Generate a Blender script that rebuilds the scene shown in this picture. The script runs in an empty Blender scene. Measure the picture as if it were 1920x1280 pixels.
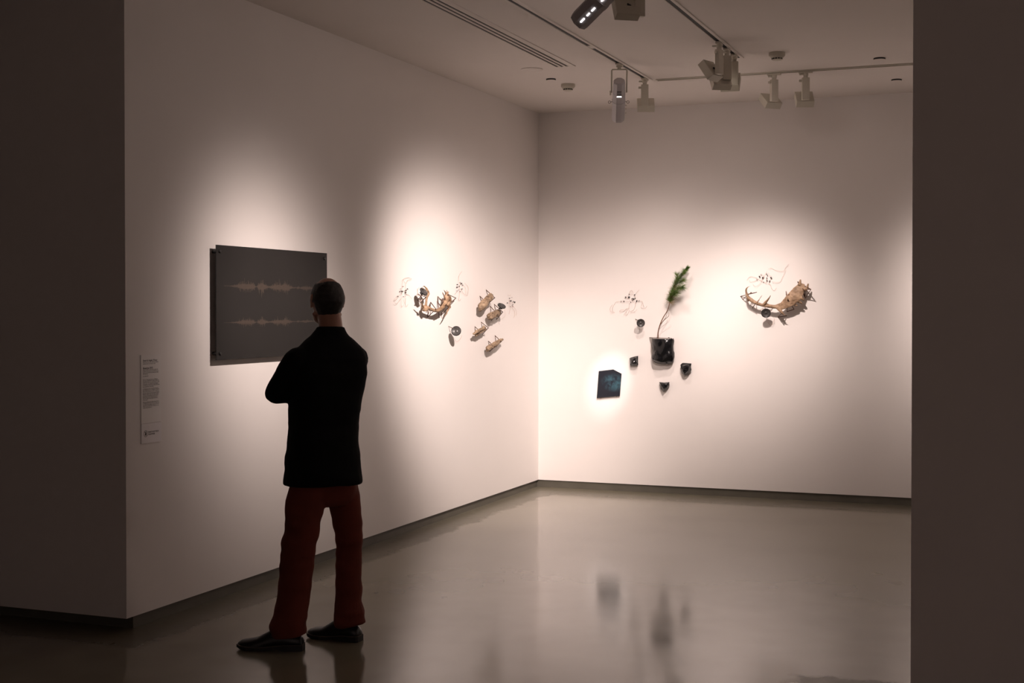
import bpy, bmesh, math, random
from mathutils import Vector, Matrix, noise
from math import sin, cos, pi, radians
random.seed(7)
sc = bpy.context.scene
COL = sc.collection
V = Vector

# ------------------------------------------------------------------ camera, world, lights, exposure
F_PX, YAW, PITCH, CY = 2541.08, -0.374209, -0.0138328, 613.81
CAM = V((4.2236, -5.5319, 1.60))
L, H = 5.873, 3.348            # depth of the inner room, ceiling height
FW = V((sin(YAW) * cos(PITCH), cos(YAW) * cos(PITCH), sin(PITCH)))
RT = V((cos(YAW), -sin(YAW), 0))
UP = RT.cross(FW)
cd = bpy.data.cameras.new('camera')
cam = bpy.data.objects.new('camera', cd)
COL.objects.link(cam)
cd.sensor_width = 36
cd.lens = F_PX / 1920 * 36
cd.shift_y = -(640 - CY) / 1920
cam.matrix_world = Matrix(((RT.x, UP.x, -FW.x, CAM.x), (RT.y, UP.y, -FW.y, CAM.y), (RT.z, UP.z, -FW.z, CAM.z), (0, 0, 0, 1)))
cd.clip_start = 0.05
sc.camera = cam

w = bpy.data.worlds.new('world'); sc.world = w; w.use_nodes = True
w.node_tree.nodes['Background'].inputs[0].default_value = (0.9, 0.8, 0.78, 1)
w.node_tree.nodes['Background'].inputs[1].default_value = 0.01

WARM = (1.0, 0.835, 0.765)
COOL = (1.0, 0.93, 0.93)
def spot(name, pos, target, power, sigma, spill=0.03, size=0.02, color=WARM, cone=150, sharp=1.0):
    """spotlight whose beam falls off smoothly with the angle (sigma in degrees) and has some stray light around it"""
    ld = bpy.data.lights.new(name, 'SPOT')
    ld.energy = power; ld.color = color; ld.spot_size = radians(cone); ld.spot_blend = 1.0; ld.shadow_soft_size = size
    if sigma:
        ld.use_nodes = True
        nt = ld.node_tree; em = nt.nodes['Emission']
        tc = nt.nodes.new('ShaderNodeTexCoord'); sp = nt.nodes.new('ShaderNodeSeparateXYZ'); nt.links.new(tc.outputs['Normal'], sp.inputs[0])
        def m(op, x, y=None):
            q = nt.nodes.new('ShaderNodeMath'); q.operation = op
            for i, v in enumerate((x, y)):
                if v is None: continue
                if isinstance(v, (int, float)): q.inputs[i].default_value = v
                else: nt.links.new(v, q.inputs[i])
            return q.outputs[0]
        one_c = m('SUBTRACT', 1.0, m('ABSOLUTE', sp.outputs['Z']))
        e = m('ADD', m('EXPONENT', m('MULTIPLY', m('POWER', m('MULTIPLY', one_c, 1 / radians(sigma) ** 2), sharp), -1.0)), spill)
        nt.links.new(e, em.inputs['Strength'])
    o = bpy.data.objects.new(name, ld); COL.objects.link(o)
    o.location = pos
    o.rotation_euler = (V(target) - V(pos)).to_track_quat('-Z', 'Y').to_euler()
    return o
# lamp heads: (centre of the head, what it is aimed at)
PROF_C = (V((2.325, 0.430, 3.025)), V((0.0, 1.34, 1.46)))      # framing projector on the right track, aimed at the dark panel
PROF_B = (V((1.380, 3.800, 3.09)), V((0.665, 5.873, 0.945)))  # framing projector on the left track, aimed at the small print
LAMP_A = (V((1.390, 4.470, 3.150)), V((0.92, 5.873, 1.00)))
LAMP_B = (V((2.310, 4.620, 3.150)), V((1.20, 5.873, 1.10)))
LAMP_C = (V((2.560, 4.630, 3.150)), V((2.12, 5.873, 1.75)))
LAMP_D = (V((2.170, 3.270, 3.165)), V((0.0, 3.95, 1.60)))
LAMP_E = (V((2.185, 3.500, 3.135)), V((0.80, 5.873, 1.02)))
LAMP_G = (V((2.195, 3.770, 3.165)), V((2.03, 5.873, 1.46)))
LAMP_N = (V((2.170, 1.330, 3.180)), V((0.0, 4.42, 1.12)))
def lit(l, d=0.06):
    return l[0] + (l[1] - l[0]).normalized() * d
spot('framing_light_panel', lit(PROF_C, .19), PROF_C[1], 390, 10.5, 0.016, 0.012, sharp=1.25)
spot('framing_light_print', lit(PROF_B, .19), PROF_B[1], 210, 0, 0, 0.012, COOL, 10)
spot('spot_light_pot', lit(LAMP_A), LAMP_A[1], 75, 17, 0.03, sharp=1.2)
spot('spot_light_cross', lit(LAMP_B), LAMP_B[1], 22, 19, 0.05, sharp=1.0)
spot('spot_light_sapling', lit(LAMP_E), LAMP_E[1], 240, 14, 0.0, 0.015, sharp=1.4, cone=100)
spot('spot_light_antler', lit(LAMP_G), LAMP_G[1], 300, 11, 0.012, 0.015, sharp=1.6)
spot('spot_light_jaw', lit(LAMP_N), LAMP_N[1], 1150, 12.3, 0.004, 0.015, sharp=1.9)
spot('spot_light_beyond', (3.95, 4.0, 3.1), (3.78, 5.873, 1.6), 330, 12, 0.015, sharp=1.5)
# unseen neighbours further right in the gallery, and an added fill behind the camera
spot('gallery_light', (6.3, 3.0, 3.1), (8.0, 3.4, 1.5), 300, 20, 0.05, 0.05)
spot('lobby_fill', (6.0, -4.6, 3.2), (5.0, -9.5, 1.3), 460, 26, 0.04, 0.10, color=(1.0, 0.80, 0.76))

sc.view_settings.view_transform = 'Standard'
sc.view_settings.look = 'None'
sc.view_settings.gamma = 1
sc.view_settings.exposure = 0.08
sc.view_settings.use_curve_mapping = False

# ------------------------------------------------------------------ geometry of the view rays (to read positions off real planes)
def ray(x, y):
    return FW + RT * ((x - 960) / F_PX) + UP * ((CY - y) / F_PX)
def hit(x, y, ax, v):
    d = ray(x, y); return CAM + d * ((v - CAM[ax]) / d[ax])
def WL(x, y, n=0.0): return hit(x, y, 0, n)          # point n metres in front of the left wall
def WB(x, y, n=0.0): return hit(x, y, 1, L - n)      # point n metres in front of the back wall
def CE(x, y, n=0.0): return hit(x, y, 2, H - n)
def AT(x, y, Z): return CAM + ray(x, y) * Z

# ------------------------------------------------------------------ materials
def mat(name, col, rough=0.5, metal=0.0, var=0.0, vscale=20.0, bump=0.0, bscale=60.0, emit=None, estr=0.0, spec=0.5, coat=0.0, col2=None):
    m = bpy.data.materials.new(name); m.use_nodes = True
    nt = m.node_tree; b = nt.nodes['Principled BSDF']
    b.inputs['Base Color'].default_value = (*col, 1)
    b.inputs['Roughness'].default_value = rough
    b.inputs['Metallic'].default_value = metal
    b.inputs['Specular IOR Level'].default_value = spec
    b.inputs['Coat Weight'].default_value = coat
    if emit:
        b.inputs['Emission Color'].default_value = (*emit, 1); b.inputs['Emission Strength'].default_value = estr
    tc = nt.nodes.new('ShaderNodeTexCoord')
    if var > 0 or col2:
        n = nt.nodes.new('ShaderNodeTexNoise'); n.inputs['Scale'].default_value = vscale; n.inputs['Detail'].default_value = 6
        r = nt.nodes.new('ShaderNodeValToRGB')
        c2 = col2 or tuple(c * (1 - var) for c in col)
        r.color_ramp.elements[0].position = 0.35; r.color_ramp.elements[1].position = 0.65
        r.color_ramp.elements[0].color = (*c2, 1); r.color_ramp.elements[1].color = (*col, 1)
        nt.links.new(tc.outputs['Object'], n.inputs['Vector']); nt.links.new(n.outputs['Fac'], r.inputs[0]); nt.links.new(r.outputs[0], b.inputs['Base Color'])
    if bump > 0:
        n = nt.nodes.new('ShaderNodeTexNoise'); n.inputs['Scale'].default_value = bscale; n.inputs['Detail'].default_value = 4
        bp = nt.nodes.new('ShaderNodeBump'); bp.inputs['Strength'].default_value = bump; bp.inputs['Distance'].default_value = 0.003
        nt.links.new(tc.outputs['Object'], n.inputs['Vector']); nt.links.new(n.outputs['Fac'], bp.inputs['Height']); nt.links.new(bp.outputs[0], b.inputs['Normal'])
    return m
M_wall = mat('wall_paint', (0.80, 0.755, 0.73), 0.75, var=0.012, vscale=3, bump=0.06, bscale=250, spec=0.25)
M_ceil = mat('ceiling_paint', (0.76, 0.705, 0.67), 0.85, var=0.012, vscale=3, spec=0.2)
M_base = mat('skirting_grey', (0.110, 0.100, 0.079), 0.5, var=0.15, vscale=6)
M_lamp = mat('lamp_putty', (0.56, 0.52, 0.44), 0.5, var=0.03, vscale=30)
M_profile = mat('projector_grey', (0.50, 0.47, 0.49), 0.42, var=0.04, vscale=30)
M_dark = mat('dark_slot', (0.012, 0.011, 0.010), 0.7)
M_glow = mat('lamp_leak', (1, 1, 1), 0.5, emit=(1, 0.95, 0.92), estr=6)
M_glass_lens = mat('lamp_face', (0.9, 0.9, 0.85), 0.2, emit=(1, 0.88, 0.75), estr=3)
M_panel = mat('panel_print', (0.021, 0.019, 0.018), 0.6, spec=0.3, var=0.14, vscale=2.2, bump=0.03)
M_wave = mat('wave_ink', (0.060, 0.043, 0.033), 0.6, var=0.12, vscale=60)
M_blk = mat('black_fixing', (0.012, 0.011, 0.011), 0.35)
M_card = mat('card_stock', (0.80, 0.765, 0.745), 0.6)
M_card2 = mat('notice_stock', (0.80, 0.76, 0.765), 0.5)
M_ink = mat('grey_ink', (0.055, 0.048, 0.045), 0.6)
M_ink2 = mat('pale_ink', (0.11, 0.095, 0.09), 0.6)
M_wire = mat('copper_wire', (0.50, 0.32, 0.25), 0.4, metal=0.3)
M_comp = mat('black_component', (0.015, 0.012, 0.012), 0.35)
M_comp2 = mat('brown_component', (0.22, 0.08, 0.06), 0.4)
M_rod = mat('rusted_rod', (0.13, 0.062, 0.038), 0.5, metal=0.35, var=0.4, vscale=60)
M_antler = mat('antler_bone', (0.38, 0.255, 0.16), 0.6, vscale=24, col2=(0.19, 0.115, 0.065), bump=0.8, bscale=110)
M_bone = mat('weathered_bone', (0.36, 0.255, 0.165), 0.65, vscale=38, col2=(0.11, 0.07, 0.043), bump=0.9, bscale=120)
M_bone_pale = mat('pale_tine', (0.66, 0.48, 0.29), 0.5, vscale=30, col2=(0.5, 0.32, 0.16))
M_spk = mat('speaker_cone', (0.060, 0.056, 0.054), 0.38, var=0.2, vscale=60)
M_rim = mat('speaker_rim', (0.012, 0.012, 0.012), 0.4)
M_vinyl = mat('black_glaze', (0.006, 0.006, 0.007), 0.2, spec=0.3, bump=0.1, bscale=30)
M_rock = mat('obsidian', (0.006, 0.006, 0.007), 0.16, spec=0.35, bump=0.1, bscale=60)
M_lip = mat('pale_lip', (0.30, 0.27, 0.25), 0.25)
M_soil = mat('potting_soil', (0.05, 0.035, 0.025), 0.9, var=0.4, vscale=150)
M_stem = mat('sapling_bark', (0.17, 0.075, 0.035), 0.7, var=0.4, vscale=70)
M_needle = mat('pine_needle', (0.14, 0.22, 0.035), 0.5, vscale=16, col2=(0.05, 0.11, 0.022))
M_needle2 = mat('dry_needle', (0.28, 0.17, 0.05), 0.6, vscale=20, col2=(0.14, 0.12, 0.03))
M_jacket = mat('black_cloth', (0.0065, 0.006, 0.0065), 0.9, spec=0.15, bump=0.2, bscale=300)
M_trouser = mat('rust_red_cloth', (0.175, 0.038, 0.025), 0.85, spec=0.2, var=0.18, vscale=9, bump=0.3, bscale=280)
M_shoe = mat('black_leather', (0.010, 0.009, 0.010), 0.33, bump=0.1)
M_sole = mat('shoe_sole', (0.012, 0.010, 0.010), 0.6)
M_welt = mat('shoe_welt', (0.085, 0.06, 0.045), 0.6)
M_skin = mat('skin', (0.42, 0.21, 0.145), 0.5, var=0.08, vscale=14)
M_hair = mat('hair_dark_grey', (0.030, 0.024, 0.021), 0.65, var=0.5, vscale=60, bump=0.6, bscale=220)
M_eye = mat('eye_white', (0.7, 0.68, 0.65), 0.2)
M_lips = mat('lips', (0.36, 0.13, 0.10), 0.5)

def floor_material():
    m = bpy.data.materials.new('polished_concrete'); m.use_nodes = True
    nt = m.node_tree; N = nt.nodes; K = nt.links; b = N['Principled BSDF']
    tc = N.new('ShaderNodeTexCoord')
    def nz(scale, detail=6, rough=0.55, sx=1, sy=1):
        mp = N.new('ShaderNodeMapping'); mp.inputs['Scale'].default_value = (sx, sy, 1)
        n = N.new('ShaderNodeTexNoise'); n.inputs['Scale'].default_value = scale; n.inputs['Detail'].default_value = detail; n.inputs['Roughness'].default_value = rough
        K.new(tc.outputs['Object'], mp.inputs[0]); K.new(mp.outputs[0], n.inputs['Vector']); return n.outputs['Fac']
    def mth(op, a, b2=None, c=None):
        q = N.new('ShaderNodeMath'); q.operation = op
        for i, v in enumerate((a, b2, c)):
            if v is None: continue
            if isinstance(v, (int, float)): q.inputs[i].default_value = v
            else: K.new(v, q.inputs[i])
        return q.outputs[0]
    def ramp(f, p0, p1, c0, c1):
        r = N.new('ShaderNodeValToRGB'); r.color_ramp.elements[0].position = p0; r.color_ramp.elements[1].position = p1
        r.color_ramp.elements[0].color = (*c0, 1); r.color_ramp.elements[1].color = (*c1, 1); K.new(f, r.inputs[0]); return r.outputs[0]
    def mix(f, a, b2, mode='MIX'):
        q = N.new('ShaderNodeMix'); q.data_type = 'RGBA'; q.blend_type = mode
        if isinstance(f, (int, float)): q.inputs[0].default_value = f
        else: K.new(f, q.inputs[0])
        for i, v in ((6, a), (7, b2)):
            if isinstance(v, tuple): q.inputs[i].default_value = (*v, 1)
            else: K.new(v, q.inputs[i])
        return q.outputs[2]
    base = ramp(nz(1.1, 3), 0.25, 0.75, (0.182, 0.160, 0.112), (0.232, 0.208, 0.152))
    mott = ramp(nz(4, 1.5, 0.4), 0.2, 0.8, (0.92, 0.92, 0.92), (1.04, 1.04, 1.04))
    col = mix(1.0, base, mott, 'MULTIPLY')
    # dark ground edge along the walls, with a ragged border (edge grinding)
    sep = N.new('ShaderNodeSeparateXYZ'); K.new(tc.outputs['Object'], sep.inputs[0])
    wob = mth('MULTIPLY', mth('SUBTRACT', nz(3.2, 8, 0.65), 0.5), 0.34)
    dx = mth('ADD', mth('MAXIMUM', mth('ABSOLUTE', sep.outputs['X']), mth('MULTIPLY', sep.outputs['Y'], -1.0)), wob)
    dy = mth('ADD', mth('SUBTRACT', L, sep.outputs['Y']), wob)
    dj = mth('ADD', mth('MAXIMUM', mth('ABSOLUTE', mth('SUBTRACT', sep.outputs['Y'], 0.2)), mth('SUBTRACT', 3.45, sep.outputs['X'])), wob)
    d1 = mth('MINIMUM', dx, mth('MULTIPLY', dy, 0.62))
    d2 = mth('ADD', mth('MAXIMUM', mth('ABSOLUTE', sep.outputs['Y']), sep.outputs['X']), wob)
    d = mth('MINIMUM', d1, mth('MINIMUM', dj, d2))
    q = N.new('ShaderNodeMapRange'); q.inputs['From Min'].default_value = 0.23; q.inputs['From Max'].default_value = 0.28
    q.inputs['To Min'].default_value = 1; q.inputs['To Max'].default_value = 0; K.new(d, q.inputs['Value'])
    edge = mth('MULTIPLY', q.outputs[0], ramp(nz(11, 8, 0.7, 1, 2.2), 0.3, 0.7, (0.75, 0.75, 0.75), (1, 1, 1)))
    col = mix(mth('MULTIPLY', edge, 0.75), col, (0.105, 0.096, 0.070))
    # thin scuffs
    wv = ramp(nz(34, 3, 0.5, 0.12, 1.0), 0.755, 0.785, (0, 0, 0), (1, 1, 1))
    wv2 = ramp(nz(6, 3), 0.52, 0.6, (0, 0, 0), (1, 1, 1))
    col = mix(mth('MULTIPLY', mth('MULTIPLY', wv, wv2), 0.0), col, (0.09, 0.075, 0.06))
    # small specks
    vo = N.new('ShaderNodeTexVoronoi'); vo.inputs['Scale'].default_value = 3.2; K.new(tc.outputs['Object'], vo.inputs['Vector'])
    sp = ramp(vo.outputs['Distance'], 0.012, 0.02, (1, 1, 1), (0, 0, 0))
    col = mix(mth('MULTIPLY', sp, 0.7), col, (0.03, 0.025, 0.02))
    K.new(col, b.inputs['Base Color'])
    rg = ramp(nz(1.6, 1.5, 0.4), 0.3, 0.7, (0.10, 0.10, 0.10), (0.165, 0.165, 0.165))
    rg = mix(mth('MULTIPLY', edge, 0.7), rg, (0.42, 0.42, 0.42))
    K.new(rg, b.inputs['Roughness'])
    b.inputs['Specular IOR Level'].default_value = 0.5
    bp = N.new('ShaderNodeBump'); bp.inputs['Strength'].default_value = 0.05; bp.inputs['Distance'].default_value = 0.003
    K.new(nz(3, 1.0, 0.4), bp.inputs['Height']); K.new(bp.outputs[0], b.inputs['Normal'])
    return m
def print_material():
    m = bpy.data.materials.new('dark_landscape_print'); m.use_nodes = True
    nt = m.node_tree; N = nt.nodes; K = nt.links; b = N['Principled BSDF']
    tc = N.new('ShaderNodeTexCoord')
    mp = N.new('ShaderNodeMapping'); mp.inputs['Location'].default_value = (-0.3, -0.25, 0); mp.inputs['Rotation'].default_value = (0, 0, radians(18)); mp.inputs['Scale'].default_value = (7.5, 11, 1)
    K.new(tc.outputs['Object'], mp.inputs[0])
    g = N.new('ShaderNodeTexGradient'); g.gradient_type = 'SPHERICAL'; K.new(mp.outputs[0], g.inputs[0])
    n = N.new('ShaderNodeTexNoise'); n.inputs['Scale'].default_value = 22; n.inputs['Detail'].default_value = 8; n.inputs['Roughness'].default_value = 0.62; n.inputs['Distortion'].default_value = 0.4
    K.new(tc.outputs['Object'], n.inputs['Vector'])
    r = N.new('ShaderNodeValToRGB'); r.color_ramp.elements[0].position = 0.42; r.color_ramp.elements[1].position = 0.66
    r.color_ramp.elements[0].color = (0.006, 0.010, 0.020, 1); r.color_ramp.elements[1].color = (0.032, 0.085, 0.110, 1)
    K.new(n.outputs['Fac'], r.inputs[0])
    q = N.new('ShaderNodeMix'); q.data_type = 'RGBA'; q.inputs[6].default_value = (0.0065, 0.0085, 0.016, 1)
    K.new(r.outputs[0], q.inputs[7])
    mr = N.new('ShaderNodeMapRange'); mr.inputs['From Min'].default_value = 0.05; mr.inputs['From Max'].default_value = 0.5; K.new(g.outputs['Fac'], mr.inputs['Value'])
    K.new(mr.outputs[0], q.inputs[0]); K.new(q.outputs[2], b.inputs['Base Color'])
    b.inputs['Roughness'].default_value = 0.38
    return m
M_floor = floor_material()
M_print = print_material()

# ------------------------------------------------------------------ object helpers
def tagset(o, label=None, cat=None, group=None, kind=None):
    if label: o['label'] = label
    if cat: o['category'] = cat
    if group: o['group'] = group
    if kind: o['kind'] = kind
    return o
WM = {}
def frame(origin, X, Y, Z):
    return Matrix(((X[0], Y[0], Z[0], origin[0]), (X[1], Y[1], Z[1], origin[1]), (X[2], Y[2], Z[2], origin[2]), (0, 0, 0, 1)))
def left_frame(p): return frame(p, (0, 1, 0), (0, 0, 1), (1, 0, 0))
def back_frame(p): return frame(p, (1, 0, 0), (0, 0, 1), (0, -1, 0))
def thing(name, label, cat, mw, group=None):
    o = bpy.data.objects.new(name, None); COL.objects.link(o)
    o.empty_display_size = 0.1
    if not isinstance(mw, Matrix): mw = Matrix.Translation(mw)
    o.matrix_world = mw; WM[o] = mw.copy()
    return tagset(o, label, cat, group)
def obj(name, bm, material, parent=None, origin=None, smooth=False, me=None, sharp=None):
    """bm is in world coordinates; the object gets the frame of its parent (or of origin)"""
    if me is None:
        bmesh.ops.recalc_face_normals(bm, faces=bm.faces)
        me = bpy.data.meshes.new(name); bm.to_mesh(me); bm.free()
    o = bpy.data.objects.new(name, me); COL.objects.link(o)
    if parent is not None:
        mw = WM[parent]; o.parent = parent
    else:
        mw = origin if isinstance(origin, Matrix) else Matrix.Translation(origin or (0, 0, 0))
        o.matrix_world = mw
    WM[o] = mw.copy()
    me.transform(mw.inverted())
    for mm in (material if isinstance(material, (list, tuple)) else [material]): me.materials.append(mm)
    if smooth:
        me.polygons.foreach_set('use_smooth', [True] * len(me.polygons))
    if sharp: me.set_sharp_from_angle(angle=radians(sharp))
    me.update()
    return o
def BM(): return bmesh.new()
def box(bm, lo, hi, mw=None, bevel=0):
    lo, hi = V(lo), V(hi)
    r = bmesh.ops.create_cube(bm, size=1)
    vs = r['verts']
    for v in vs:
        v.co = V(((lo.x + hi.x) / 2 + v.co.x * (hi.x - lo.x), (lo.y + hi.y) / 2 + v.co.y * (hi.y - lo.y), (lo.z + hi.z) / 2 + v.co.z * (hi.z - lo.z)))
    if bevel:
        es = list({e for v in vs for e in v.link_edges})
        rr = bmesh.ops.bevel(bm, geom=es, offset=bevel, segments=2, affect='EDGES', profile=0.5)
        vs = list({v for f in rr['faces'] for v in f.verts} | {v for v in vs if v.is_valid})
    if mw is not None:
        for v in vs: v.co = mw @ v.co
    return bm
def smooth_path(pts, sub=4):
    pts = [V(p) for p in pts]
    if len(pts) < 3: return pts
    out = []
    for i in range(len(pts) - 1):
        p0 = pts[max(i - 1, 0)]; p1 = pts[i]; p2 = pts[i + 1]; p3 = pts[min(i + 2, len(pts) - 1)]
        for k in range(sub):
            t = k / sub
            out.append(0.5 * ((2 * p1) + (p2 - p0) * t + (2 * p0 - 5 * p1 + 4 * p2 - p3) * t * t + (3 * p1 - p0 - 3 * p2 + p3) * t ** 3))
    out.append(pts[-1])
    return out
def smooth_rad(rs, sub=4):
    out = []
    for i in range(len(rs) - 1):
        for k in range(sub): out.append(rs[i] + (rs[i + 1] - rs[i]) * k / sub)
    out.append(rs[-1]); return out
def tube(bm, pts, rad, seg=8, sub=0, flat=None, fdir=None):
    """tapered tube; flat = squash factor along fdir"""
    if not isinstance(rad, (list, tuple)): rad = [rad] * len(pts)
    if sub: rad = smooth_rad(list(rad), sub); pts = smooth_path(pts, sub)
    pts = [V(p) for p in pts]
    n = len(pts); rings = []
    ref = None
    for i in range(n):
        t = (pts[min(i + 1, n - 1)] - pts[max(i - 1, 0)])
        t = t.normalized() if t.length > 1e-9 else V((0, 0, 1))
        if ref is None:
            ref = V((0, 0, 1)) if abs(t.z) < 0.9 else V((1, 0, 0))
            if fdir is not None: ref = V(fdir)
        a = (ref - t * ref.dot(t)); a.normalize()
        if fdir is None: ref = a
        b = t.cross(a)
        fl = flat if flat else 1
        rings.append([bm.verts.new(pts[i] + a * cos(2 * pi * k / seg) * rad[i] * fl + b * sin(2 * pi * k / seg) * rad[i]) for k in range(seg)])
    for i in range(n - 1):
        for k in range(seg):
            bm.faces.new((rings[i][k], rings[i][(k + 1) % seg], rings[i + 1][(k + 1) % seg], rings[i + 1][k]))
    bm.faces.new(list(reversed(rings[0]))); bm.faces.new(rings[-1])
    return bm
def loft(bm, rings, cap=True):
    vr = [[bm.verts.new(p) for p in r] for r in rings]
    n = len(vr[0])
    for i in range(len(vr) - 1):
        for k in range(n):
            bm.faces.new((vr[i][k], vr[i][(k + 1) % n], vr[i + 1][(k + 1) % n], vr[i + 1][k]))
    if cap:
        bm.faces.new(list(reversed(vr[0]))); bm.faces.new(vr[-1])
    return bm
def lathe(bm, prof, mw, seg=24, cap=True):
    """prof: list of (r, h) along local Z of mw"""
    loft(bm, [[mw @ V((max(r, 1e-4) * cos(2 * pi * k / seg), max(r, 1e-4) * sin(2 * pi * k / seg), h)) for k in range(seg)] for r, h in prof], cap)
    return bm
def axis_frame(p, z, up=(0, 0, 1)):
    z = V(z).normalized(); up = V(up)
    if abs(z.dot(up)) > 0.98: up = V((0, 1, 0))
    x = up.cross(z).normalized(); y = z.cross(x)
    return frame(p, x, y, z)
def ball(bm, p, r, sub=2, scale=(1, 1, 1), mw=None):
    m = Matrix.Translation(p) @ (mw.to_3x3().to_4x4() if mw is not None else Matrix.Identity(4)) @ Matrix.Diagonal((*scale, 1))
    bmesh.ops.create_icosphere(bm, subdivisions=sub, radius=r, matrix=m); return bm
def prism(bm, pts, vec):
    a = [bm.verts.new(V(p)) for p in pts]; b = [bm.verts.new(V(p) + V(vec)) for p in pts]
    n = len(a)
    bm.faces.new(a); bm.faces.new(list(reversed(b)))
    for i in range(n): bm.faces.new((a[i], a[(i + 1) % n], b[(i + 1) % n], b[i]))
    return bm
def fuse(bm, voxel, smooth=3, disp=None, name='m', dec=None):
    """voxel-fuse overlapping closed shapes into one continuous skin"""
    bmesh.ops.recalc_face_normals(bm, faces=bm.faces)
    me = bpy.data.meshes.new(name); bm.to_mesh(me); bm.free()
    o = bpy.data.objects.new('tmp', me); COL.objects.link(o)
    m = o.modifiers.new('r', 'REMESH'); m.mode = 'VOXEL'; m.voxel_size = voxel; m.use_smooth_shade = True
    if smooth:
        s = o.modifiers.new('s', 'SMOOTH'); s.factor = 0.5; s.iterations = smooth
    if dec:
        d = o.modifiers.new('d', 'DECIMATE'); d.ratio = dec
    dg = bpy.context.evaluated_depsgraph_get(); dg.update()
    me2 = bpy.data.meshes.new_from_object(o.evaluated_get(dg))
    bpy.data.objects.remove(o); bpy.data.meshes.remove(me)
    if disp:
        nv = [v.normal.copy() for v in me2.vertices]
        for v, nn in zip(me2.vertices, nv): v.co += nn * disp(v.co)
    me2.name = name
    return me2
def fused(name, bm, voxel, material, parent=None, smooth=3, disp=None, origin=None, dec=None):
    me = fuse(bm, voxel, smooth, disp, name, dec)
    return obj(name, None, material, parent, origin, True, me)

# ------------------------------------------------------------------ the room
ZB = 0.065
def struct(name, lo, hi, m, label=None):
    o = obj(name, box(BM(), lo, hi), m, None, ((lo[0] + hi[0]) / 2, (lo[1] + hi[1]) / 2, lo[2]))
    o['kind'] = 'structure'; return o
bm = BM(); box(bm, (-6, -9.5, -0.1), (8.3, L + 0.3, 0))
fl = obj('floor', bm, M_floor); fl['kind'] = 'structure'
struct('ceiling', (-6, -9.5, H), (8.3, L + 0.3, H + 0.1), M_ceil)
struct('wall_front_left', (-6, 0, ZB), (0, 0.3, H), M_wall)
struct('wall_left', (-0.3, 0.3, ZB), (0, L, H), M_wall)
struct('wall_back', (-0.3, L, ZB), (8.3, L + 0.3, H), M_wall)
struct('wall_front_right', (3.74, 0, ZB), (8.0, 0.3, H), M_wall)
struct('wall_right', (8.0, -9.5, ZB), (8.3, L, H), M_wall)
struct('wall_far_left', (-6.3, -9.5, 0), (-6, 0.3, H), M_wall)
struct('wall_rear', (-6.3, -9.8, 0), (8.3, -9.5, H), M_wall)
struct('baseboard_left', (-0.3, 0.075, 0), (-0.018, L + 0.012, ZB), M_base)
struct('baseboard_front_left', (-6, 0.075, 0), (-0.3, 0.3, ZB), M_base)
struct('baseboard_back', (-0.3, L + 0.012, 0), (8.3, L + 0.3, ZB), M_base)
struct('baseboard_front_right', (3.78, 0.05, 0), (8.0, 0.26, ZB), M_base)
struct('baseboard_right', (8.03, -9.5, 0), (8.3, L, ZB), M_base)

# ------------------------------------------------------------------ ceiling fittings
def track(y0, y1, x, label, cross=False, coupler=None):
    t = thing('lighting_track', label, 'track', (x, (y0 + y1) / 2, H) if not cross else ((y0 + y1) / 2, x, H), 'recessed lighting tracks')
    def bb(a0, a1, l0, l1, z0, z1):
        bm = BM()
        if cross: box(bm, (l0, a0, z0), (l1, a1, z1))
        else: box(bm, (a0, l0, z0), (a1, l1, z1))
        return bm
    for s in (-1, 1):
        a = sorted((x + s * 0.0145, x + s * 0.034))
        obj('rail', bb(a[0], a[1], y0, y1, H - 0.007, H), M_lamp if cross else M_ceil, t)
    obj('channel', bb(x - 0.0145, x + 0.0145, y0, y1, H - 0.0015, H), M_dark, t)
    if coupler: obj('coupler', bb(x - 0.012, x + 0.012, coupler, coupler + 0.09, H - 0.006, H), M_ceil, t)
    return t
TX1, TX2, TY = 1.402, 2.235, 4.535
track(-0.8, 4.50, TX1, 'long white recessed lighting track nearer the left wall, carrying one projector', coupler=3.05)
track(-0.8, 3.86, TX2, 'recessed lighting track on the right, ending in a cluster of three lamps')
track(1.46, 6.6, TY, 'thin lighting track running across the ceiling parallel to the back wall', cross=True)
# slot diffuser
t = thing('slot_diffuser', 'long three-slot air diffuser flush in the ceiling near the left wall', 'air vent', (0.995, 1.7, H))
x0, x1, y0, y1 = 0.925, 1.075, -0.5, 3.72
sl = 0.016
xs = [0.950, 0.986, 1.022]
edges = [x0] + [v for c in xs for v in (c - sl / 2 - 0.002, c + sl / 2 + 0.002)] + [x1]
obj('backing', box(BM(), (x0 + .01, y0, H - 0.0015), (x1 - .02, y1 - 0.01, H)), M_dark, t)
for k in range(4):
    obj('frame' if k in (0, 3) else 'blade', box(BM(), (edges[2 * k], y0, H - 0.006), (edges[2 * k + 1], y1 - (0 if k in (0, 3) else 0.012), H)), M_ceil, t)
obj('end_cap', box(BM(), (x0, y1 - 0.012, H - 0.0062), (x1, y1 + 0.02, H)), M_ceil, t)

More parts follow.
